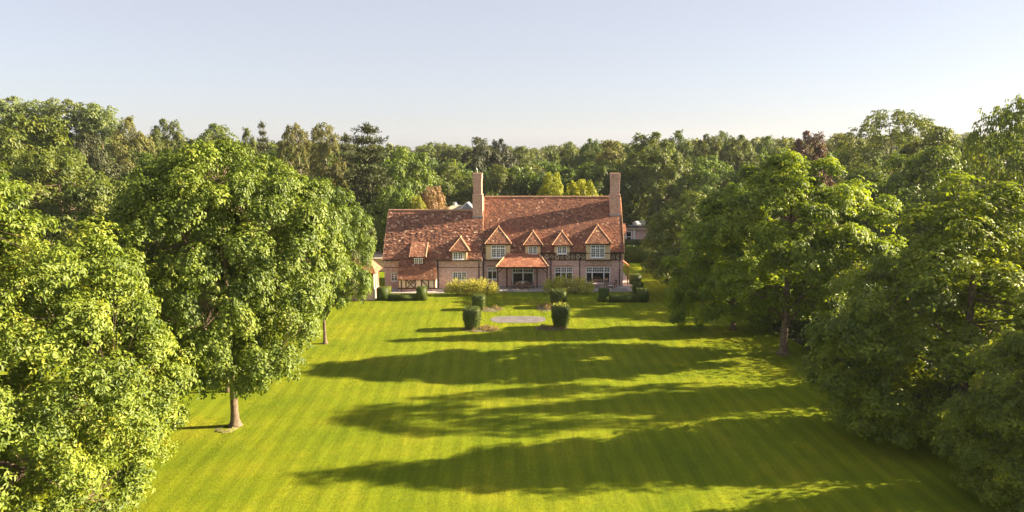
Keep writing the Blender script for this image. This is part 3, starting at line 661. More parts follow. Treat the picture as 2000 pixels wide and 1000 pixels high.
sm, sw = (EY, EZ), (WEY, WEZ)
hip_dormer(946.5, 999, 972, 476.5, 443, 949, 996.5, 507.5, (959.5, 987, 478.5, 503), 79.5, EZ, sm, lights=(1, 1, 1), transom=.26, rows=4, seed=11, tl=(2, 2, 2), label='wide cream dormer beside the left chimney, above the single small window')
hip_dormer(1021.5, 1060.5, 1040, 479, 452, 1026, 1055.5, 496, (1032, 1049.5, 480.8, 496), 79.5, EZ, sm, seed=21, label='small dormer above the porch roof')
hip_dormer(1078, 1117.5, 1097, 479, 452, 1083, 1113, 495, (1088, 1107, 480.8, 495.5), 79.5, EZ, sm, seed=31, label='small dormer between the porch and the wide right dormer')
hip_dormer(1143, 1195.5, 1166, 476, 440, 1145, 1192, 507, (1153.5, 1181, 478, 503), 79.5, EZ, sm, lights=(1, 1, 1), transom=.26, rows=4, seed=41, tl=(2, 2, 2), label='wide cream dormer at the right end')
hip_dormer(877, 917.5, 896, 491, 464, 883, 911.5, 508, (884.5, 904.5, 492.5, 506.5), 78.35, WEZ, sw, seed=51, label='small hipped dormer on the left wing')
# shed dormer with brown cheeks
fy = 78.15; x0, x1 = XP(804, fy, 4), XP(830, fy, 4); zt = ZY(503, fy); zb = ZY(521, fy)
d = MB().box(x0, x1, fy, fy+2.6, zb-.1, zt).build('dormer', M['brown_timber'], house, label='shed dormer with tiled lean-to roof and brown cheeks')
zr0 = ZY(501.5, fy-.2); yy = 79.9
for _ in range(20): yy = (CAMH - WEZ + K*WEY)/(K + tang(474))
zr1 = ZY(474, yy); r = MB(); X0, X1 = XP(800.5, fy, zr0), XP(832, fy, zr0)
tiled(r, [(X0, fy-.2, zr0), (X1, fy-.2, zr0), (X1, yy, zr1+.05), (X0, yy, zr1+.05)], .22, .17, 61, rough=.8)
r.build('dormer_roof', M['tile_dormer'], d)
r = MB(); r.bar((X1+.02, fy-.2, zr0-.02), (X1+.02, yy, zr1+.03), .07, .16); r.bar((X0-.02, fy-.2, zr0-.06), (X0-.02, yy, zr1), .05, .14); r.build_each('verge_board', M['hip'], d)
r = MB(); r.prism([(X0+.1, fy-.0, zr0-.1), (X0+.1, fy+2.2, zr0-.1), (X0+.1, yy-.1, zr1-.1)], (X1-X0-.2, 0, 0)); r.build('dormer_side', M['brown_timber'], d)
window(d, XP(809, fy, 4), XP(825, fy, 4), ZY(519, fy), ZY(503.8, fy), fy-.02, (1, 1), None, 2, 3, fr=.075, gb=.04, sub=True, sill=False)
MB().box(XP(804.5, fy, 3.5), XP(829.5, fy, 3.5), fy-.22, fy+.1, ZY(522.3, fy), ZY(520.3, fy)).build('window_sill', M['white'], d)
# lean-to with half timbering under the catslide
LYW = 77.35; ly = 77.05; lz = ZY(546, ly)
lt = MB(); tiled(lt, [(LX0-.12, ly, lz), (LX1+.1, ly, lz), (LX1+.1, CY+.05, CZ+.02), (LX0-.12, CY+.05, CZ+.02)], .22, .17, 71, rough=.8)
lroof = lt.build('lean_to_roof', M['tile_dormer'], house)
lw_ = MB(); wz = lz+.12; lw_.box(LX0, LX1, LYW, WY-.003, 0, wz-.25)
lean = lw_.build('lean_to_wall', M['brick'], house)
pn = MB(); zp = ZY(563, LYW); pn.box(LX0+.02, LX1-.02, LYW-.03, LYW-.002, zp, wz-.2); pn.build('plaster_panel', M['infill'], lean)
ck = MB(); ck.prism([(LX1+.002, LYW, 0), (LX1+.002, WY-.004, 0), (LX1+.002, WY-.004, WEZ+.1), (LX1+.002, CY, CZ-.15), (LX1+.002, LYW, lz+.02)], (.06, 0, 0)); ck.build('plaster_cheek', M['infill'], lean)
tb = MB(); zt_ = wz-.12; YT = LYW-.06
tb.bar((LX0-.1, YT, zt_-.06), (LX1+.1, YT, zt_-.06), .14, .09); tb.bar((LX0-.1, YT, zp), (LX1+.25, YT, zp), .14, .09)
for px in (784, 793, 811, 823.5, 837, 848): x = XP(px, LYW, 1); tb.bar((x, YT, zp if px > 790 else 0.05), (x, YT, zt_-.1), .12, .075)
def dg(pa, pb, za, zb_): tb.bar((XP(pa, LYW, 1), YT, za), (XP(pb, LYW, 1), YT, zb_), .09, .06)
dg(794, 810, zp, zt_-.1); dg(794, 810, zt_-.1, zp); dg(824, 836, zt_-.1, zp+.1); dg(797, 802, (zp+zt_)/2, zt_-.15); dg(802, 808, zt_-.15, (zp+zt_)/2)
tb.bar((LX1+.1, LYW+.1, lz), (LX1+.1, WY, WEZ+.2), .08, .12)
tb.build('timber_frame', M['timber'], lean)
# chimneys
def chimney(a, b, u0, u1, pyb, roofs, label, dep=1.25, ant=False):
    e, z = roofs; yb_ = (CAMH - z + K*e)/(K + tang(pyb)); zb = ZY(pyb, yb_)
    x0, x1 = XP(a, yb_, 9), XP(b, yb_, 9); zs, ztop = ZY(381.5, yb_), ZY(338.5, yb_); c = MB()
    c.box(x0, x1, yb_, yb_+dep, zb-1.2, zs); g = .09
    c.box(x0-.03, x1+.03, yb_-.03, yb_+dep+.03, zs-.0, zs+.09)
    X0_, X1_ = x0+g, x1-g
    c.box(X0_, X1_, yb_+g, yb_+dep-g, zs+.09, ztop-.85)
    c.box(X0_-.04, X1_+.04, yb_+g-.04, yb_+dep-g+.04, ztop-.85, ztop-.75)
    c.box(X0_, X1_, yb_+g, yb_+dep-g, ztop-.75, ztop-.6)
    c.box(X0_-.05, X1_+.05, yb_+g-.05, yb_+dep-g+.05, ztop-.6, ztop-.07)
    o = c.build('chimney', M['brick_chimney'], house, label, bevel=.012)
    MB().box(X0_-.08, X1_+.08, yb_+g-.08, yb_+dep-g+.08, ztop-.07, ztop).build('chimney_cap', M['ridge'], o)
    MB().box(x0-.05, x1+.05, yb_-.06, yb_-.004, zb-.1, zb+.12).build('flashing', M['lead'], o)
    if ant:
        t = MB(); cx = (x0+x1)/2; t.tube([(cx, yb_+.4, ztop-.02), (cx-.02, yb_+.4, ztop+.35), (cx-.12, yb_+.4, ztop+.62)], [.05, .04, .02], 6); t.build('aerial', M['metal'], o)
    return x0, x1, yb_, zs
chimney(923, 942.5, 924.5, 941, 424, sw, 'tall brick chimney between the wing and the main block', ant=True)
rc_ = chimney(1191.5, 1211.5, 1193, 1210, 421, sm, 'tall brick chimney at the right gable')
# porch
PEY = 77.45; pz = ZY(521.5, PEY); pt = EZ-.05
p0, p1 = XP(968.5, PEY, pz), XP(1071, PEY, pz); q0, q1 = XP(992, EY, pt), XP(1051.5, EY, pt)
pr = MB(); tiled(pr, [(p0, PEY, pz), (p1, PEY, pz), (q1, EY+.05, pt), (q0, EY+.05, pt)], .23, .2, 81, rough=.3, thick=.045)
tiled(pr, [(p0, YM, pz), (p0, PEY, pz), (q0, EY+.05, pt), (q0, YM, pt)], .23, .2, 82, rough=.3); tiled(pr, [(p1, PEY, pz), (p1, YM, pz), (q1, YM, pt), (q1, EY+.05, pt)], .23, .2, 83, rough=.3)
porch = pr.build('porch_roof', M['tile_new'], house)
c = MB(); ridge_line(c, (p0, PEY, pz+.04), (q0, EY, pt+.04), .07, .3); ridge_line(c, (p1, PEY, pz+.04), (q1, EY, pt+.04), .07, .3); c.build('hip_ridge', M['hip'], porch)
MB().box(p0+.05, p1-.05, PEY+.02, PEY+.1, pz-.2, pz-.085).box(p0+.05, p0+.13, PEY+.1, YM-.12, pz-.2, pz-.09).box(p1-.13, p1-.05, PEY+.1, YM-.12, pz-.2, pz-.09).box(p0+.13, p1-.13, PEY+.1, YM-.12, pz-.1, pz-.092).build_each('porch_beam', M['timber'], house)
for px, yy in ((972, 77.75), (1068.5, 77.75), (990, 78.9), (1049, 78.9)):
    x = XP(px, yy, 1.3); MB().box(x-.075, x+.075, yy-.075, yy+.075, 0.12, pz-.2 if yy < 78 else pz-.1).build('porch_post', M['timber'], house, bevel=.01)
br = MB()
for sx, px in ((1, 972), (-1, 1068.5)): x = XP(px, 77.75, 2); br.bar((x, 77.75, pz-.75), (x+sx*.55, 77.75, pz-.22), .09, .09)
br.build_each('porch_brace', M['brown_timber'], house)
# small tiled canopy on the right gable wall
ax0, ax1 = XR, XP(1227, 82, 2.6); zA, zB = ZY(506, 82), ZY(517, 82)
cn = MB(); tiled(cn, [(ax1, 80.9, zB), (ax1, 83.2, zB), (ax0, 83.2, zA), (ax0, 80.9, zA)], .23, .18, 91); cno = cn.build('side_canopy', M['tile_new'], house)
MB().box(ax0, ax1-.1, 81.0, 81.1, zB-.2, zB-.1).box(ax1-.2, ax1-.1, 81.0, 81.1, 0, zB-.2).build('canopy_frame', M['timber'], cno)
# spotlights under the wing eaves
for px in (752.5, 760, 781):
    x = XP(px, WY-.1, 3); s = MB(); s.lathe((x, WY-.16, ZY(509.5, WY)-.12), [(.04, 0), (.1, .03), (.1, .15), (.05, .19)], 10); s.build('spotlight', M['white'], house)

# ---------------------------------------------------------------- terrace, path, pond slab
def slabs(name, x0, x1, y0, y1, z=.06, m='paving'):
    o = MB().box(x0, x1, y0, y1, -.01, z).build(name, M[m]); return tag(o, kind='structure')
slabs('terrace', XP(872, 77), XP(1236, 77), 76.9, YM-.001, .1)
slabs('path', XP(756, 76), XP(872, 77), 76.2, WY-.001, .05)
slabs('garden_path', XR+.02, XR+1.2, YM, 90, .05)
a, b = GP(966, 617.5), GP(957, 630.5); c2, d2 = GP(1058, 617.5), GP(1066, 630.5)
sx_, sy_ = (d2[0]-b[0])/2, (a[1]-b[1])/2; mx_, my_ = (d2[0]+b[0])/2, (a[1]+b[1])/2
sp_ = lambda v_, e: math.copysign(abs(v_)**e, v_)
sheet('paved_slab', [(mx_ + sx_*sp_(math.cos(2*math.pi*i/48), .45), my_ + sy_*sp_(math.sin(2*math.pi*i/48), .8)) for i in range(48)], 0.012, M['slab'])
# ---------------------------------------------------------------- garden furniture
def leg_at(x, y, z0, z1, s, par, m='teak', splay=0): return MB().bar((x+splay, y, z0), (x, y, z1), s, s).build('leg', M[m], par)
def garden_table(x, y, z, r, label, cat='table'):
    t = thing('garden_table', label, cat, (x, y, z))
    MB().lathe((0, 0, .70), [(r*.96, 0), (r, .015), (r, .035), (r*.98, .045)], 20).build('tabletop', M['tabletop'], t)
    for i in range(4): w = .785+i*1.571; leg_at(.62*r*math.cos(w), .62*r*math.sin(w), 0, .70, .06, t)
    MB().bar((-.5*r, -.5*r, .35), (.5*r, .5*r, .35), .05, .04).bar((-.5*r, .5*r, .40), (.5*r, -.5*r, .40), .05, .04).build('stretcher', M['teak'], t)
    return t
def garden_chair():
    t = thing('garden_chair', '', 'chair')
    s = MB()
    for i in range(6): s.box(-.24, .24, -.22+i*.08, -.16+i*.08, .42, .45)
    s.build('seat', M['teak'], t); b = MB()
    b.bar((-.25, .24, .42), (-.25, .34, .95), .05, .04).bar((.25, .24, .42), (.25, .34, .95), .05, .04).bar((-.27, .345, .95), (.27, .345, .95), .07, .03)
    for i in range(5): b.bar((-.16+i*.08, .25, .47), (-.16+i*.08, .34, .92), .04, .015)
    b.build('backrest', M['teak'], t)
    MB().box(-.30, -.24, -.24, .28, .64, .67).box(.24, .30, -.24, .28, .64, .67).build_each('armrest', M['teak'], t)
    for sx in (-.26, .26):
        for sy, h in ((-.21, .64), (.24, .42)): leg_at(sx, sy, 0, h, .05, t)
    return t
def copy_thing(o, loc, rz, label, sc=None):
    c = o.copy(); COL.objects.link(c); c.location = loc; c.rotation_euler[2] = rz; c['label'] = label
    if sc: c.scale = sc
    for ch in o.children:
        k = ch.copy(); COL.objects.link(k); k.parent = c
        for g in ch.children: q = g.copy(); COL.objects.link(q); q.parent = k
    return c
TX, TY = XP(1020.5, 78.6, .8), 78.55
tb_ = garden_table(TX, TY, .1, .62, 'round garden table with pale top under the porch')
ch = garden_chair(); ch['group'] = 'wooden armchairs round the porch table'
ch.location = (TX-.95, TY-.05, .1); ch.rotation_euler[2] = R(90); ch['label'] = 'dark wooden armchair on the left of the round porch table'
for dx, dy, rz, lb in ((.95, -.05, -90, 'dark wooden armchair on the right of the round porch table'), (-.35, -.85, 170, 'dark wooden armchair with its back to the lawn, left of its twin'),
                       (.4, -.85, 190, 'dark wooden armchair with its back to the lawn, right of its twin')):
    copy_thing(ch, (TX+dx, TY+dy, .1), R(rz), lb)
bx = XP(1171, 79.2, .5)
bn = thing('garden_bench', 'long weathered wooden bench under the wide ground floor window', 'bench', (bx, 79.0, .1))
s = MB()
for i in range(4): s.box(-.85, .85, -.24+i*.12, -.14+i*.12, .43, .46)
s.build('seat', M['tabletop'], bn); s = MB()
for i in range(3): s.box(-.85, .85, .26, .29, .52+i*.14, .62+i*.14)
s.bar((-.86, .28, .43), (-.86, .30, .98), .06, .05).bar((.86, .28, .43), (.86, .30, .98), .06, .05); s.build('backrest', M['teak'], bn)
for sx in (-.82, .82):
    for sy in (-.2, .24): leg_at(sx, sy, 0, .43, .07, bn)
MB().box(-.88, -.81, -.24, .26, .64, .68).box(.81, .88, -.24, .26, .64, .68).build_each('armrest', M['teak'], bn)
lc = copy_thing(ch, (XP(1187, 78.7), 78.7, .1), R(25), 'wooden armchair beside the right end of the bench'); lc['group'] = 'chairs near the bench'
lc = copy_thing(ch, (XP(1198, 78.2), 78.3, .1), R(-70), 'low wooden armchair on the terrace right of the coffee table'); lc['group'] = 'chairs near the bench'
ct_ = garden_table(XP(1192.5, 77.9), 77.9, .1, .38, 'small low side table between the two armchairs near the bench'); ct_.scale = (1, 1, .62)
pl = thing('planter', 'small white planter beside the left porch post', 'planter', (XP(973, 77.3), 77.3, .1))
MB().lathe((0, 0, 0), [(.11, 0), (.16, .28), (.18, .30), (.14, .30)], 14).build('pot', M['white'], pl)
link_mesh('plant', shrub_mesh(np.random.default_rng(5), [(0, 0, .14, .42)], 5000, .10, 'hedge', 1, .4, 'plant'), None, pl)
st_ = MB(); sx_ = XP(1212, 77.6); st_.box(sx_-.75, sx_+.75, 77.2, 78.0, .1, .2).box(sx_-.55, sx_+.55, 77.4, 77.9, .2, .32)
tag(st_.build('stone_step', M['paving'], bevel=.01), 'low pale stone step on the terrace in front of the right corner', 'step')

# ---------------------------------------------------------------- clipped hedges, topiary, beds, shrubs
def hedge_box(mb, x0, x1, y0, y1, h, z=0): return mb.box(x0, x1, y0, y1, z, h)
def hedge(name, label, boxes, mat='hedge', dens=420, ls=.065, seed=1, cat='hedge', group=None, out=.025):
    mb = MB()
    for b_ in boxes: hedge_box(mb, *b_)
    o = leafy_solid(name, mb, dens, ls, mat, seed=seed, out=out); return tag(o, label, cat, group)
def hbox(pa, pb, pyt, pyb, depth):          # front face read off the photo: left, right, top, bottom
    Y = YG(pyb); return (XP(pa, Y, .5), XP(pb, Y, .5), Y, Y+depth, ZY(pyt, Y))
hedge('low_hedge', 'low clipped hedge run joining the tall blocks on the right of the terrace', [hbox(1188, 1246, 579, 590.5, .7)], seed=1)
hedge('hedge_block', 'tall clipped hedge block at the left end of the low right-hand hedge', [hbox(1170.5, 1189, 566.5, 590.8, 1.0)], seed=2)
hedge('hedge_block', 'tall clipped hedge block at the front right corner of the U-shaped hedge', [hbox(1245, 1264.5, 566, 590.9, 1.0)], seed=3)
hedge('hedge_block', 'clipped hedge block with sunlit top behind the front right corner block', [hbox(1238, 1256, 553.5, 574, 1.0)], seed=4)
hedge('hedge_block', 'farthest clipped hedge block of the right-hand hedge, nearest the gravel path', [hbox(1231, 1252, 537.5, 556, 1.1)], seed=5)
Y0 = YG(574); hedge('low_hedge', 'narrow low clipped hedge running back towards the house on the right', [(XP(1246, 75), XP(1260, 75), Y0-3.4, Y0-.2, .75), ], seed=6)
hedge('low_hedge', 'low dark clipped hedge in front of the timbered lean-to', [hbox(757, 814, 576.5, 587, .7)], seed=7)
hedge('hedge_block', 'square clipped hedge block in front of the right end of the lean-to', [hbox(813.5, 831.5, 562.5, 587.3, 1.0)], seed=8)
hedge('hedge_block', 'dark clipped hedge block beside the small timbered outbuilding', [hbox(735.5, 757, 563.5, 587.3, 1.0)], seed=9)
hedge('hedge_block', 'yellow sunlit hedge cone behind the dark block at left', [hbox(747, 761, 562, 574, 1.0)], 'hedge_sun_tinted', seed=10)
hedge('tall_hedge', 'tall dark clipped hedge closing the lawn right of the house', [(XP(1205, 97), XP(1300, 97), 97.2, 98.6, ZY(483.5, 97.2))], dens=60, ls=.2, seed=11)
hedge('tall_hedge', 'paler clipped hedge in front of the flat-roofed outbuilding', [(XP(1205, 108), XP(1290, 108), 108, 109.4, ZY(471, 108))], dens=50, ls=.22, seed=12)
def topiary(px, pyt, pyb, wt, wb, label, seed, fl=0):
    Y = YG(pyb)+.1; s = zc(Y, 0)/FPX; h = ZY(pyt, Y-.1); rt, rb = wt*s/2, wb*s/2; x = XP(px, Y, .8); mb = MB(); n = 10
    rt *= .88; rb *= .9; prof = [(rb*.93, 0.02), (rb*1.05, h*.2), (rt*.97, h*.5), (rt, h*.9), (rt*.84, h)]
    vs = []; rg = random.Random(seed)
    for r_, z in prof:
        for k in range(n*2):
            w = math.pi*k/n; e = 1/max(abs(math.cos(w)), abs(math.sin(w)))**.72; q = r_*e*(1+rg.gauss(0, .02)); vs.append((q*math.cos(w), q*math.sin(w), z+rg.gauss(0, .02)))
    N2 = n*2; fs = [(i*N2+k, i*N2+(k+1) % N2, (i+1)*N2+(k+1) % N2, (i+1)*N2+k) for i in range(len(prof)-1) for k in range(N2)] + [tuple((len(prof)-1)*N2+k for k in range(N2))]
    mb.add(vs, fs); t = thing('topiary', label, 'topiary', (x, Y+rt, 0), 'clipped topiary drums round the paved slab')
    c = leafy_solid('foliage', mb, 330, .10, 'hedge', t, seed, out=.035)
    if fl: 
        m = shrub_mesh(np.random.default_rng(seed), [(0, 0, rt*.85, .3)], 260, .22, 'shrub', 1.5, .12, 'sprigs'); o = link_mesh('sprigs', m, None, t); o.location = (0, 0, h-.08)
topiary(920.5, 606, 647, 37, 27, 'front left topiary drum, sunlit on its right side, beside the paved slab', 21)
topiary(934.5, 579.5, 607, 28, 22, 'rear left topiary drum, small and rounded with a narrow foot', 22)
topiary(1095.5, 601, 644, 38, 28, 'front right topiary drum, dark, with loose sprigs on top', 23, 1)
topiary(1091, 570, 603, 34, 27, 'rear right topiary drum standing in front of the pale shrub', 24)
def bed(px0, px1, py0, py1, label, seed, mat='bedplants', h=.3, n=220):
    Ya, Yb_ = YG(py1), YG(py0); x0, x1 = XP(px0, Ya), XP(px1, Ya); rg = np.random.default_rng(seed)
    t = thing('flower_bed', label, 'flower bed', ((x0+x1)/2, (Ya+Yb_)/2, 0)); a_, b_ = (x1-x0)/2, (Yb_-Ya)/2
    s = MB(); m_ = 24; vs = [(a_*(1+.08*math.sin(5*i+seed))*math.cos(2*math.pi*i/m_), b_*(1+.1*math.cos(3*i))*math.sin(2*math.pi*i/m_), .02) for i in range(m_)]
    s.add([(0, 0, .09)] + vs, [(0, i+1, (i+1) % m_+1) for i in range(m_)]); s.build('soil', M['soil'], t)
    bl = [(rg.uniform(-.85, .85)*a_, rg.uniform(-.6, .6)*b_, rg.uniform(.15, .38), h*rg.uniform(.5, 1.1)) for _ in range(int((x1-x0)*6))]
    link_mesh('plants', shrub_mesh(rg, bl, n*3, .12, mat, 1, .45, 'plants'), None, t)
bed(900, 974, 638, 649, 'low bed of small plants round the foot of the front left topiary', 31)
bed(937, 981, 600, 609.5, 'pale flower bed right of the rear left topiary', 32)
bed(1044, 1112, 637, 646, 'low planted bed round the foot of the front right topiary', 33)
bed(1047, 1084, 596, 608, 'mounded greyish bed left of the rear right topiary', 34, 'bedplants', .5)
def pshrub(pa, pb, pyt, pyb, label, seed, mat='shrub', ls=.28, n=330, dep=1.5, nb=9, name='shrub', up=.9):
    Y = YG(pyb)+dep*.8; x0, x1 = XP(pa, Y, .8), XP(pb, Y, .8); h = ZY(pyt, Y)*1.42; rg = np.random.default_rng(seed); w = (x1-x0)/2
    bl = [(-w + 2*w*(i+.5)/nb + rg.normal()*.1, rg.uniform(-.4, .4)*dep, w/nb*1.6*rg.uniform(.8, 1.2), h*rg.uniform(.72, 1.0)*(1 - .35*abs((i+.5)/nb*2-1)**3)) for i in range(nb) for _ in range(2)]
    t = thing(name, label, 'shrub', ((x0+x1)/2, Y, 0))
    link_mesh('foliage', shrub_mesh(rg, bl, n*3, ls, mat, up, .26), None, t); s = MB()
    for i in range(nb*3): x = rg.uniform(-w*.8, w*.8); s.tube([(x, rg.normal()*.2, 0), (x+rg.normal()*.15, rg.normal()*.3, h*.7)], [.02, .01], 4)
    s.build('stems', M['bark'], t)
pshrub(875, 966, 551, 580, 'wide pale green shrub in front of the left wing, left of the porch', 41)
pshrub(1068, 1157, 546, 578, 'wide yellow-green shrub in front of the three-light window, right of the porch', 42)

# short grass standing on the lawn, thickest where the camera is near
rg = np.random.default_rng(55); n = 170000
gy = 24 + 50*rg.random(n)**1.5; gx = rg.uniform(-1, 1, n)*(17 + (gy-24)*.06) - (gy < 40)*2
keep = np.ones(n, bool)
(ax0_, ay0_), (ax1_, ay1_) = GP(957, 631), GP(1066, 617); keep &= ~((gx > ax0_-.1) & (gx < ax1_+.1) & (gy > ay0_-.1) & (gy < ay1_+.1))
gx, gy = gx[keep], gy[keep]; n = len(gx); p_ = np.stack([gx, gy, np.full(n, -.004)], 1)
ax = unit(rg.normal(size=(n, 3))*np.array([.55, .55, 0]) + np.array([0, 0, 1])); nr = unit(np.cross(ax, rg.normal(size=(n, 3)))); L_ = rg.uniform(.02, .055, n)*(1 + (gy-24)/60)
tuft = leaves_mesh('grass', p_, ax, nr, L_, L_*.55, np.clip(.5 + rg.normal(size=n)*.22, 0, 1), M['grass'])
tag(link_mesh('grass', tuft, None), 'short mown grass blades of the big lawn', 'grass', kind='stuff')

# ---------------------------------------------------------------- outbuildings
def simple_roof(name, par, x0, x1, y0, y1, ze, zr, m, hip=0, seed=1, tw=.3):
    r = MB(); ym = (y0+y1)/2; a, b = x0+hip, x1-hip
    tiled(r, [(x0, y0, ze), (x1, y0, ze), (b, ym, zr), (a, ym, zr)], tw, tw*.8, seed, rough=.5)
    tiled(r, [(x1, y1, ze), (x0, y1, ze), (a, ym, zr), (b, ym, zr)], tw*1.5, tw, seed+1)
    if hip:
        tiled(r, [(x1, y0, ze), (x1, y1, ze), (b, ym, zr)], tw, tw*.8, seed+2, rough=.5); tiled(r, [(x0, y1, ze), (x0, y0, ze), (a, ym, zr)], tw, tw*.8, seed+3)
    return r.build(name, m, par)
# half-timbered garden building beside the left trees
gh = thing('garden_building', 'small half-timbered garden building with orange tiled roof left of the house', 'outbuilding')
gy, gx1 = YG(587), XP(729, YG(587), 1.5); gx0 = gx1-6.5; gy1 = gy+2.7; gz = ZY(533, gy)
MB().box(gx0, gx1, gy, gy1, 0, 1.05).build('brick_base', M['brick'], gh)
MB().box(gx0+.03, gx1-.03, gy+.03, gy1-.03, 1.05, gz).build('plaster_wall', M['brick_chimney'], gh)
t = MB(); t.box(gx0-.02, gx1+.02, gy-.01, gy+.06, 1.03, 1.17).box(gx0-.02, gx1+.02, gy-.01, gy+.06, gz-.14, gz)
for i in range(12): x = gx1-.09-i*.55; t.box(x-.055, x+.055, gy-.006, gy+.05, 1.17, gz-.14)
for i in (0, 2, 5, 7): x = gx1-.09-i*.55; t.bar((x-.5, gy+.01, 1.2), (x-.05, gy+.01, gz-.2), .08, .04)
for y in (gy+.06, gy+.95, gy+1.85, gy1-.1): t.box(gx1-.02, gx1+.03, y-.08, y+.08, 1.1, gz)
t.build('timber_frame', M['brown_timber'], gh)
simple_roof('roof', gh, gx0-.2, gx1+.35, gy-.3, gy1+.3, gz, gz+1.45, M['tile_new'], 1.0, 5, .22)
MB().tube([(gx1+.1, gy-.02, gz), (gx1+.1, gy-.02, .1)], .05, 6).build('downpipe', M['white'], gh)
# flat-roofed glazed outbuilding right of the house
fo = thing('flat_roofed_outbuilding', 'long low outbuilding with dark flat roof and tall glazing beyond the hedges', 'outbuilding')
fy_, fx0, fx1 = 116.0, XP(1205, 116, 2), XP(1330, 116, 2); fz = ZY(447, fy_)
fw = MB(); h1 = (XP(1221.5, fy_), XP(1234, fy_), .3, fz-.35); h2 = (XP(1262, fy_), XP(1280, fy_), .3, fz-.35)
wall_holes(fw, fx0, fx1, 0, fz, fy_, [h1, h2]); fw.box(fx0, fx1, fy_+.3, fy_+10, 0, fz-.01); fw.build('wall', M['brick'], fo)
for h_ in (h1, h2): window(fo, *h_, fy_+.08, (1,), None, 1, 2, fr=.16, gb=.1, sill=False)
MB().box(fx0-.3, fx1+.3, fy_-.4, fy_+10.5, fz, fz+.28).build('roof', M['flat_roof'], fo)
MB().box(fx0-.32, fx1+.32, fy_-.44, fy_-.401, fz-.05, fz+.2).build('fascia', M['beige_roof'], fo)
MB().box(XP(1236.5, fy_), XP(1240, fy_), fy_-.1, fy_-.01, 0, fz-.06).build('pillar', M['white'], fo)
for i, (px, w) in enumerate(((1242, .75), (1252, .9))):
    x = XP(px, 120, 3); MB().lathe((x, 119.5+i, fz+.28), [(w, 0), (w, .18), (w*.85, .42), (w*.5, .6), (w*.15, .66)], 16).build('skylight', M['white'], fo, smooth=True)
ws = thing('tile_hung_shed', 'narrow shed with sunlit pale wall just behind the right gable', 'outbuilding')
sx0, sx1 = XP(1202, 94, 3), XP(1219.5, 94, 3); MB().box(sx0, sx1, 94, 96.4, 0, 4.4).build('wall', M['infill'], ws)
simple_roof('roof', ws, sx0-.2, sx1+.25, 93.7, 96.7, 4.4, 5.6, M['tile_new'], 0, 8)
# far buildings showing over the roofs and between trunks
fb = thing('distant_cottage', 'low cream cottage with beige roof and white gabled dormer showing above the left wing ridge', 'house')
cy = 118.; cx0, cx1 = XP(866, cy, 5), XP(945, cy, 5); ze = ZY(412, cy); zr = ZY(400.5, cy+4)
MB().box(cx0, cx1, cy, cy+8, 0, ze).build('wall', M['infill'], fb)
simple_roof('roof', fb, cx0-.3, cx1+.3, cy-.3, cy+8.3, ze, zr, M['beige_roof'], 1.5, 12, .5)
gx = XP(912, cy, 6); gzr = ZY(395.5, cy+1); gze = ZY(405, cy); g = MB(); g.prism([(gx-1.1, cy-.1, gze-.4), (gx+1.1, cy-.1, gze-.4), (gx, cy-.1, gzr)], (0, 4, 0)); dm = g.build('gabled_dormer', M['lead'], fb)
g = MB(); g.bar((gx-1.3, cy-.16, gze-.5), (gx, cy-.16, gzr+.08), .16, .1); g.bar((gx+1.3, cy-.16, gze-.5), (gx, cy-.16, gzr+.08), .16, .1); g.build_each('bargeboard', M['white'], dm)
MB().lathe((XP(889, cy+4, 6), cy+4, zr-.1), [(.35, 0), (.35, .5), (.25, .6)], 10).build('chimney', M['white'], fb)
h2_ = thing('pink_gabled_house', 'pale pink gabled house glimpsed between trees above the main ridge', 'house')
hy = 150.; hx = XP(1062, hy, 10); hw = 1.4; MB().prism([(hx-hw, hy, 0), (hx+hw, hy, 0), (hx+hw, hy, ZY(352, hy)), (hx, hy, ZY(340, hy)), (hx-hw, hy, ZY(352, hy))], (0, 7, 0)).build('wall', plain('pink_render', (.62, .45, .40), .85, .1, 1), h2_)
g = MB()
for s_ in (-1, 1): g.bar((hx+s_*(hw+.2), hy+3.4, ZY(354, hy)), (hx, hy+3.4, ZY(339, hy)+.1), .12, 7.6)
g.build('roof', M['beige_roof'], h2_); MB().box(hx-.35, hx+.35, hy+.5, hy+1.3, ZY(343, hy), ZY(331, hy)).build('chimney', M['brick_chimney'], h2_)
bs = thing('flat_roofed_garage', 'low garage with pale flat roof behind the left end of the wing', 'outbuilding')
gy_ = 90.; MB().box(XP(690, gy_), XP(770, gy_), gy_, gy_+6, 0, ZY(508, gy_)).build('wall', M['brick'], bs); MB().box(XP(688, gy_), XP(772, gy_), gy_-.2, gy_+6.2, ZY(508, gy_), ZY(508, gy_)+.25).build('roof', M['beige_roof'], bs)
gs = thing('greenhouse', 'white-framed greenhouse beyond the garage left of the house', 'greenhouse')
ky = 106.; k0, k1 = XP(722, ky), XP(772, ky); kz = ZY(470, ky); g = MB()
for i in range(8): x = k0+(k1-k0)*i/7; g.box(x-.04, x+.04, ky-.03, ky+.03, 0, kz); g.bar((x, ky, kz), (x, ky+2.2, kz+1.1), .06, .06)
g.box(k0, k1, ky-.05, ky+.05, kz-.06, kz+.06).box(k0, k1, ky+2.15, ky+2.27, kz+1.04, kz+1.16); g.build('frame', M['white'], gs)
MB().prism([(k0, ky+.05, 0), (k0, ky+4.4, 0), (k0, ky+4.4, kz), (k0, ky+2.2, kz+1.05), (k0, ky+.05, kz-.03)], (k1-k0, 0, 0)).build('glazing', M['glass'], gs)
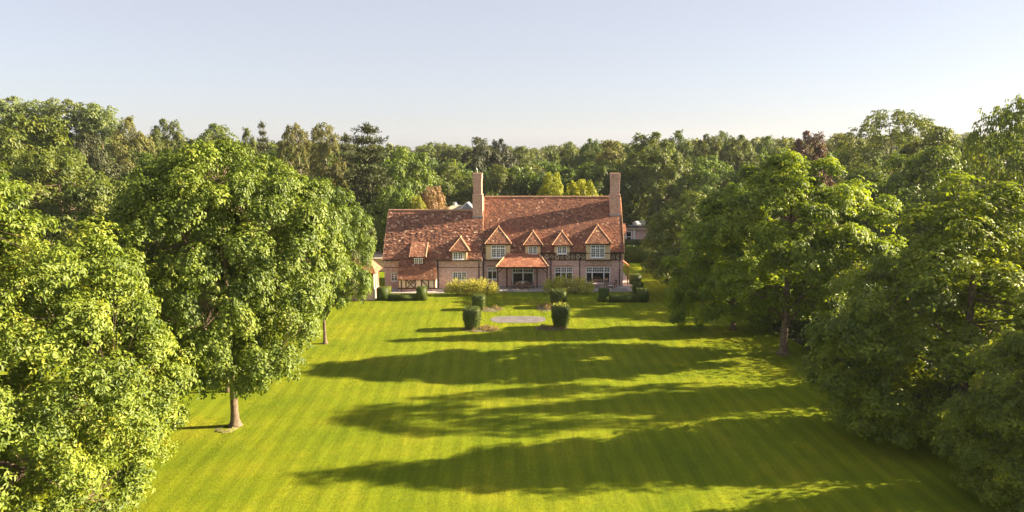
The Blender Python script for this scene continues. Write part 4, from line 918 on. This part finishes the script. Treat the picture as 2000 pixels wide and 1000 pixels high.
# ---------------------------------------------------------------- trees
# near trees: leaf by leaf
proto('front_chestnut', 151, 16.0, 0.6, 7.8, 'pyr', 580, 1.05, 105, 5, .21, .42, 'chestnut', boughs=112, r0=.32, fork=3.2, lobes=24, lobe_a=.2, droop=.2, fill=.55)
proto('big_maple', 102, 16.2, 3.3, 7.6, 'round', 540, 1.08, 88, 5, .21, .6, 'maple', boughs=98, r0=.27, fork=3.2, lobes=24, lobe_a=.22, droop=.1, fill=.5)
proto('maple_b', 103, 15.4, 2.9, 7.0, 'round', 300, 1.1, 70, 5, .26, .6, 'maple', boughs=55, r0=.27, fork=2.2, lobes=22, lobe_a=.2, droop=.03, fill=.5)
proto('front_robinia', 104, 14.8, 0.3, 7.2, 'pyr', 290, 1.1, 95, 5, .24, .5, 'robinia', boughs=62, sq=.38, r0=.3, fork=2.5, lobes=26, lobe_a=.2, droop=.0, fill=.5)
proto('maple_r', 203, 15.4, 2.7, 7.0, 'round', 230, 1.1, 90, 5, .26, .6, 'maple_sun_tinted', boughs=50, sq=.5, r0=.27, fork=2.0, lobes=22, lobe_a=.2, droop=.03)
proto('oak_a', 105, 18, 2.5, 7.5, 'round', 190, 1.5, 60, 4, .42, .6, 'oak', boughs=34, r0=.4, lobe_a=.22)
proto('oak_b', 106, 18, 2.0, 6.5, 'ovoid', 170, 1.5, 55, 4, .42, .6, 'oak', boughs=30, r0=.36, lobe_a=.22)
proto('open_oak', 107, 20, 4.5, 9.0, 'vase', 130, 1.5, 62, 4, .36, .6, 'oak', r0=.45, lobe_a=.35, nlimb=12, fill=.3)
proto('broad', 108, 18, 1.0, 7.0, 'skirt', 170, 1.6, 55, 4, .45, .6, 'deep', boughs=34, r0=.4, lobe_a=.22)
proto('poplar', 109, 22, 1.5, 4.2, 'column', 150, 1.2, 50, 4, .38, .7, 'poplar', r0=.35, lobe_a=.2)
proto('birch', 110, 18, 4.5, 4.0, 'column', 150, .95, 60, 4, .26, .6, 'birch', 'bark_pale', r0=.2, lobe_a=.25, droop=.7)
proto('bush_tree', 111, 9, 0.3, 4.5, 'round', 110, 1.1, 60, 4, .34, .5, 'yellowgreen', r0=.2, lobe_a=.2)
pine_proto('scots_pine', 112, 18, 3.0, 5.0, irregular=.45)
pine_proto('spruce', 113, 18, 1.5, 3.2, tiers=14, irregular=.15, ls=.4)
TREES = [
 # key, centre px, top py, distance, width px, material, label, group, name
 ('front_chestnut', -85, 262, 27.5, 800, None, 'large yellow-green chestnut tree filling the left foreground, cut by the picture edge', None, 'chestnut_tree', 20),
 ('big_maple', 424, 262, 38.2, 475, None, 'big round bright green maple with bare straight trunk on the left of the lawn', None, 'maple_tree', 60),
 ('maple_b', 628, 345, 56, 180, None, 'maple behind the big left maple, its edge reaching towards the house', None, 'maple_tree', 200),
 ('maple_b', 432, 330, 44.5, 250, None, 'maple hidden close behind the big left maple, only its trunk foot seen', None, 'maple_tree', 10),
 ('maple_r', 1540, 290, 53, 425, None, 'tall maple with forked reddish trunk and sunlit top on the right edge of the lawn', None, 'maple_tree', 100),
 ('front_robinia', 1895, 326, 36.6, 640, None, 'dark leafy tree with glowing yellow top filling the right foreground down to the grass', None, 'robinia_tree', 0),
 ('front_robinia', 1438, 340, 60.5, 230, 'robinia', 'dark green tree behind and left of the tall right maple', None, 'maple_tree', 230),
 ('broad', 1358, 370, 76, 190, 'oak', 'dark tree at the far right of the lawn, left of the tall right maple', None, 'lime_tree', 40),
 ('oak_a', 1338, 400, 88, 110, 'oak', 'grey-green tree nearest the right gable at the far end of the lawn', None, 'lime_tree', 140),
]
RYS = {1985: 4.0}
def put(key, px, pyt, Y, wpx, mat, label, group, name, rz):
    h = ZY(pyt, Y); r = wpx/2*zc(Y, h*.55)/FPX; r = r*0.93
    return plant(key, XP(px, Y, h*.5), Y, h, r, R(rz), label, 'tree', name, group, mat, ry=RYS.get(px))
for a in TREES:
    t_ = put(*a)
    if a[0] in ('front_robinia', 'maple_r'): t_.rotation_euler[2] = R(180 if a[1] == 1438 else 0)
    if a[0] == 'big_maple': 
        t_.children[1].location.x = 0.7; sm_ = MB(); rgb = random.Random(3)
        vs = [(r_*(1+rgb.gauss(0, .13))*math.cos(w), r_*.9*(1+rgb.gauss(0, .13))*math.sin(w), z_) for r_, z_ in ((.4, .09), (.62, .05), (.8, .004)) for w in [2*math.pi*i/20 for i in range(20)]]
        sm_.add(vs, [(i*20+k, i*20+(k+1) % 20, (i+1)*20+(k+1) % 20, (i+1)*20+k) for i in range(2) for k in range(20)]); sm_.build('root_litter', plain('dry_leaf_litter', (.19, .18, .05), .95, .5, 9, 0, 1, 20), t_)
# trees of the right-hand row that stand outside or behind and throw the long shadows
SH = [(25.8, 44.6, 13.5, 4.2, 3.2, 'leafy tree between the right foreground tree and the forked maple'), (23.0, 29.2, 11.5, 5.2, 3.6, 'low right-hand row tree at the bottom right corner'),
      (25, 20.5, 14.0, 5.0, 4.5, 'right-hand row tree outside the picture beside the camera')]
for i, (x, y, h, r, ry, lb) in enumerate(SH): plant('front_robinia', x, y, h, r, R(180 if i % 2 == 0 else 0), lb, 'tree', 'robinia_tree', None, 'robinia')
BG = [
 # left skyline
 ('poplar', 25, 190, 132, 100, None, 'pale tall poplar at the left picture edge on the skyline', 'poplar_tree'),
 ('poplar', 88, 196, 134, 92, None, 'tall pale poplar, second from the left edge on the skyline', 'poplar_tree'),
 ('poplar', 142, 194, 130, 100, None, 'tallest broad poplar in the middle of the left skyline clump', 'poplar_tree'),
 ('poplar', 205, 204, 131, 90, None, 'right-hand poplar of the left skyline clump', 'poplar_tree'),
 ('oak_a', 45, 222, 92, 230, 'oak', 'big mid-green round tree below the poplars at the left edge', 'oak_tree'),
 ('broad', 120, 290, 84, 190, 'oak', 'mid-green tree sloping down behind the left foreground chestnut', 'oak_tree'),
 ('pine', 0, 0, 0, 0, None, '', ''),
 ('oak_b', 178, 262, 112, 100, 'pine', 'dark greyish tree below the right-hand poplars', 'oak_tree'),
 ('oak_b', 262, 228, 128, 78, 'birch', 'yellowish upright tree right of the poplar clump', 'ash_tree'),
 ('oak_a', 327, 234, 150, 90, 'oak', 'round-topped tree on the skyline above the big left maple, left one', 'oak_tree'),
 ('oak_a', 412, 243, 155, 120, 'oak', 'wide low-domed tree on the skyline above the big left maple', 'oak_tree'),
 ('oak_b', 485, 251, 140, 46, 'oak', 'small tree on the skyline just left of the little spruce', 'oak_tree'),
 ('spruce', 517, 243, 135, 40, 'pine', 'small pointed spruce on the skyline', 'spruce_tree'),
 ('birch', 588, 241, 108, 64, None, 'slender birch on the skyline, left one of the pair', 'birch_tree'),
 ('birch', 640, 240, 104, 66, None, 'slender birch with pale trunk, right one of the pair', 'birch_tree'),
 ('scots_pine', 680, 268, 112, 84, 'pine', 'dark pine between the birches and the tallest pine', 'pine_tree'),
 ('scots_pine', 722, 249, 102, 145, None, 'tallest dark pine left of the house, against the sky', 'pine_tree'),
 ('broad', 790, 290, 118, 100, 'maple', 'bright green tree right of the tallest pine', 'oak_tree'),
 ('oak_b', 762, 366, 96, 74, 'maple', 'light green small tree behind the left end of the wing roof', 'lime_tree'),
 ('bush_tree', 790, 368, 94, 70, 'maple', 'bright green bushy tree above the left wing ridge', 'lime_tree'),
 ('bush_tree', 846, 363, 96, 62, 'russet', 'russet-orange small tree above the left wing ridge', 'cherry_tree'),
 ('bush_tree', 815, 383, 93, 56, 'yellowgreen', 'low yellow-green bush beside the russet tree', 'bush'),
 ('poplar', 832, 286, 185, 56, 'poplar', 'far poplar right of the bright tree, first of the distant line', 'poplar_tree'),
 ('poplar', 868, 283, 188, 56, 'poplar', 'far poplar in the middle of the distant line', 'poplar_tree'),
 ('poplar', 902, 285, 186, 50, 'poplar', 'far poplar beside the twin pines', 'poplar_tree'),
 ('broad', 875, 319, 128, 112, 'oak', 'dark rounded tree behind the left chimney, left side', 'oak_tree'),
 ('oak_b', 935, 270, 150, 74, 'pine', 'left one of the two pines above the left chimney', 'pine_tree'),
 ('oak_a', 975, 273, 152, 70, 'pine', 'right one of the two pines above the left chimney', 'pine_tree'),
 ('broad', 975, 324, 126, 80, 'oak', 'round tree right behind the left chimney', 'oak_tree'),
 ('broad', 1030, 322, 130, 78, 'oak', 'round tree above the left half of the main ridge', 'oak_tree'),
 ('oak_b', 1020, 288, 200, 62, 'oak', 'small distant tree above the main ridge, left of centre', 'oak_tree'),
 ('bush_tree', 1078, 335, 98, 60, 'yellowgreen', 'yellow sunlit tree above the middle of the main ridge', 'lime_tree'),
 ('bush_tree', 1136, 350, 95, 88, 'yellowgreen', 'low golden tree above the main ridge left of the right chimney', 'lime_tree'),
 ('oak_b', 1105, 330, 125, 60, 'deep', 'dark tree behind the two golden trees', 'oak_tree'),
 ('oak_a', 1120, 279, 170, 70, 'oak', 'mid-distance tree above the golden trees, left one', 'oak_tree'),
 ('oak_a', 1155, 273, 165, 64, 'deep', 'mid-distance darker tree above the golden trees, right one', 'oak_tree'),
 ('oak_b', 1190, 276, 138, 84, 'birch', 'yellowish open-topped tree above the right chimney', 'ash_tree'),
 ('broad', 1170, 318, 120, 100, 'deep', 'dark tree directly behind the right chimney', 'oak_tree'),
 ('oak_a', 1276, 259, 122, 140, 'oak', 'large round oak right of the right chimney', 'oak_tree'),
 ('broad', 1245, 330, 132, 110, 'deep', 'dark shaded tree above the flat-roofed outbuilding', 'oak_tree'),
 ('oak_b', 1325, 256, 160, 62, 'deep', 'dark round-topped tree on the skyline right of the large oak', 'oak_tree'),
 ('oak_a', 1375, 264, 150, 90, 'oak', 'mid-green tree on the skyline, second right of the large oak', 'oak_tree'),
 ('oak_b', 1408, 258, 165, 50, 'deep', 'narrow dark crown on the right skyline', 'oak_tree'),
 ('oak_a', 1440, 265, 145, 90, 'oak', 'broad green tree on the skyline behind the tall right maple', 'oak_tree'),
 ('oak_a', 1395, 305, 112, 150, 'maple', 'brighter green tree below the right skyline, beyond the lawn trees', 'lime_tree'),
 ('oak_b', 1497, 267, 150, 70, 'deep', 'dark skyline tree left of the copper beech', 'oak_tree'),
 ('oak_a', 1570, 257, 112, 100, 'copper', 'purple-brown copper beech above the tall right maple', 'beech_tree'),
 ('oak_b', 1640, 262, 150, 90, 'birch', 'thin-topped yellowish tree right of the copper beech', 'ash_tree'),
 ('open_oak', 1735, 214, 100, 200, 'oak', 'tall wide-crowned oak standing above the right woodland', 'oak_tree'),
 ('broad', 1690, 330, 82, 190, 'deep', 'dark tree below the tall wide oak', 'oak_tree'),
 ('oak_a', 1840, 246, 92, 180, 'oak', 'yellow-green tree right of the tall wide oak', 'oak_tree'),
 ('broad', 1820, 285, 71, 200, 'maple', 'green tree with lit boughs behind the right foreground tree', 'oak_tree'),
 ('open_oak', 1985, 180, 45.5, 250, 'oak', 'high open-branched tree at the right picture edge against the sky', 'oak_tree'),
 ('broad', 1960, 262, 76, 260, 'deep', 'dense green tree under the open-branched tree at the right edge', 'oak_tree'),
 ('broad', 650, 400, 72, 110, 'oak', 'dark green tree left of the half-timbered garden building', 'oak_tree'),
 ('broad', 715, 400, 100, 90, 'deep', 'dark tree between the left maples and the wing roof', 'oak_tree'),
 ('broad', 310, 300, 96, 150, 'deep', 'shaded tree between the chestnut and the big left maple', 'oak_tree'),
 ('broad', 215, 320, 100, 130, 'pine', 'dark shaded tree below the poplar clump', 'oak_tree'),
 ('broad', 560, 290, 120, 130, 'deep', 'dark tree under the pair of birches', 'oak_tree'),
]
for i, (key, px, pyt, Y, w, mat, lb, nm) in enumerate(BG):
    if Y: put(key, px, pyt-5, Y, w*1.12, mat, lb, None, nm, (i*67) % 360)
put('birch', 330, 560, 38.6, 60, 'maple', 'young tree with thin trunk between the chestnut and the big maple', None, 'young_tree', 0)

# far wood: more trees than one could tell apart, one object
rg = np.random.default_rng(77)
tm, cm, H_, R_ = PROTO['oak_b']
def mesh_arrays(me):
    v = np.empty(len(me.vertices)*3, np.float32); me.vertices.foreach_get('co', v); f = np.empty(len(me.loops), np.int32); me.loops.foreach_get('vertex_index', f)
    a = np.empty(len(me.vertices), np.float32); me.attributes['var'].data.foreach_get('value', a); return v.reshape(-1, 3), f.reshape(-1, 3), a
def far_wood(name, spots, seed, mat, nclump=9, nl=34, ls=1.0, label=None):
    rg = np.random.default_rng(seed); P, A, N_, LL, V_ = [], [], [], [], []
    for (x, y, h, r) in spots:
        k = int(nclump*(r/5)**1.2)+5; t = rg.random(k)**.6; az = rg.random(k)*6.283; rr = r*np.sin(np.pi*np.clip(.12+t*.8, 0, 1))**.6*rg.uniform(.35, .95, k)
        c = np.stack([x+np.cos(az)*rr, y+np.sin(az)*rr, h*.12+t*h*.84], 1); v0 = rg.normal()*.16
        q = np.repeat(c, nl, 0); d = unit(rg.normal(size=q.shape) + np.array([0, 0, .35])); P.append(q + d*r*.30*rg.uniform(.5, 1.05, (len(q), 1)))
        n_ = unit(d + rg.normal(size=q.shape)*.4); ax = unit(np.cross(n_, rg.normal(size=q.shape))); A.append(ax); N_.append(n_); LL.append(np.full(len(q), ls*(.6 + r/12))*rg.uniform(.6, 1.2, len(q)))
        V_.append(np.clip(.5 + v0 + rg.normal(size=len(q))*.15, 0, 1))
    P, A, N_, LL, V_ = map(np.concatenate, (P, A, N_, LL, V_))
    o = link_mesh(name, leaves_mesh(name, P, A, N_, LL, LL*.8, V_, M[mat]), None)
    return tag(o, label, 'wood', kind='stuff')
sp = []
for i in range(620):
    Y = 205 + 900*rg.random()**1.6; X = rg.uniform(-.86, .86)*Y; px = PPX + FPX*X/zc(Y, 12)
    want = np.interp(px, [0, 250, 600, 860, 1000, 1100, 1250, 1500, 1700, 2000], [275, 272, 281, 289, 291, 287, 281, 272, 268, 258])
    h = min(ZY(want + rg.normal()*2.5, Y), 30) * (1 if rg.random() < .6 else .88); sp.append((X, Y, max(h, 9), rg.uniform(4, 7)*(1 if Y < 400 else 1.5)))
far_wood('far_wood', sp, 5, 'oak', label='distant mixed woodland reaching to the horizon')
sp = []
for i in range(190):
    Y = rg.uniform(120, 205); X = rg.uniform(-.85, .85)*Y; px = PPX + FPX*X/zc(Y, 12)
    want = np.interp(px, [0, 250, 600, 860, 1000, 1100, 1250, 1500, 1700, 2000], [290, 290, 300, 318, 318, 315, 300, 290, 285, 280])
    sp.append((X, Y, max(6, ZY(want + abs(rg.normal())*12, Y)), rg.uniform(3.5, 6)))
far_wood('middle_wood', sp, 6, 'deep', 10, 60, .62, label='dense shaded woodland behind the house')
# undergrowth closing the gaps under the trees
def undergrowth(name, spots, seed, label, ls=.3, n=75, mat='under'):
    rg = np.random.default_rng(seed); o = link_mesh(name, shrub_mesh(rg, spots, n, ls, mat, .5, .55, name), None); return tag(o, label, 'undergrowth', kind='stuff')
rg = np.random.default_rng(9)
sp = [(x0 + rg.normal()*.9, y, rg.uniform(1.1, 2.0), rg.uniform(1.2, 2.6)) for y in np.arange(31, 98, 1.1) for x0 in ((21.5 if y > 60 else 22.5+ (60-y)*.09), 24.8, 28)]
sp = [(a, b, c, d_*(2.7 if a > 23.5 and b < 70 else 1.6 if a > 23.5 else 1.5)) for a, b, c, d_ in sp]  # heights raised, hidden rear rows most, to throw shade over the lawn edge
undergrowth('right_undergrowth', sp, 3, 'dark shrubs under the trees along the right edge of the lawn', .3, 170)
sp = [(rg.uniform(-45, 45), rg.uniform(98, 125), rg.uniform(2, 3.2), rg.uniform(2, 5)) for _ in range(170)]
sp = [s for s in sp if not (8 < s[0] < 26 and s[1] < 132) and not (-16 < s[0] < -4 and 110 < s[1] < 130) and not (-27 < s[0] < -18 and s[1] < 112)]
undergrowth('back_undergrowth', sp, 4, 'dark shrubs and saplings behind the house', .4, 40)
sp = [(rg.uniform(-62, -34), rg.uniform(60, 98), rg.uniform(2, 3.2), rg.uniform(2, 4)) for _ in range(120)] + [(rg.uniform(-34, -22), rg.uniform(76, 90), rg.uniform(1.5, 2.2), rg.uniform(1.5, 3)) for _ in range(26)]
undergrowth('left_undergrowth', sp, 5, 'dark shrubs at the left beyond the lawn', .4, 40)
# ---------------------------------------------------------------- summer haze
HZ = 0.00013
hz = MB().box(-1500, 1500, -60, 1400, -1.2, 45).build('haze', M['lawn']); hz.data.materials.clear()
hm = bpy.data.materials.new('haze_air'); hm.use_nodes = True; hn = hm.node_tree; hn.nodes.clear()
pv = hn.nodes.new('ShaderNodeVolumePrincipled'); pv.inputs['Color'].default_value = (0.86, 0.9, 1, 1); pv.inputs['Density'].default_value = HZ; pv.inputs['Anisotropy'].default_value = 0.3
ho = hn.nodes.new('ShaderNodeOutputMaterial'); hn.links.new(pv.outputs[0], ho.inputs['Volume']); hz.data.materials.append(hm)
tag(hz, kind='stuff')
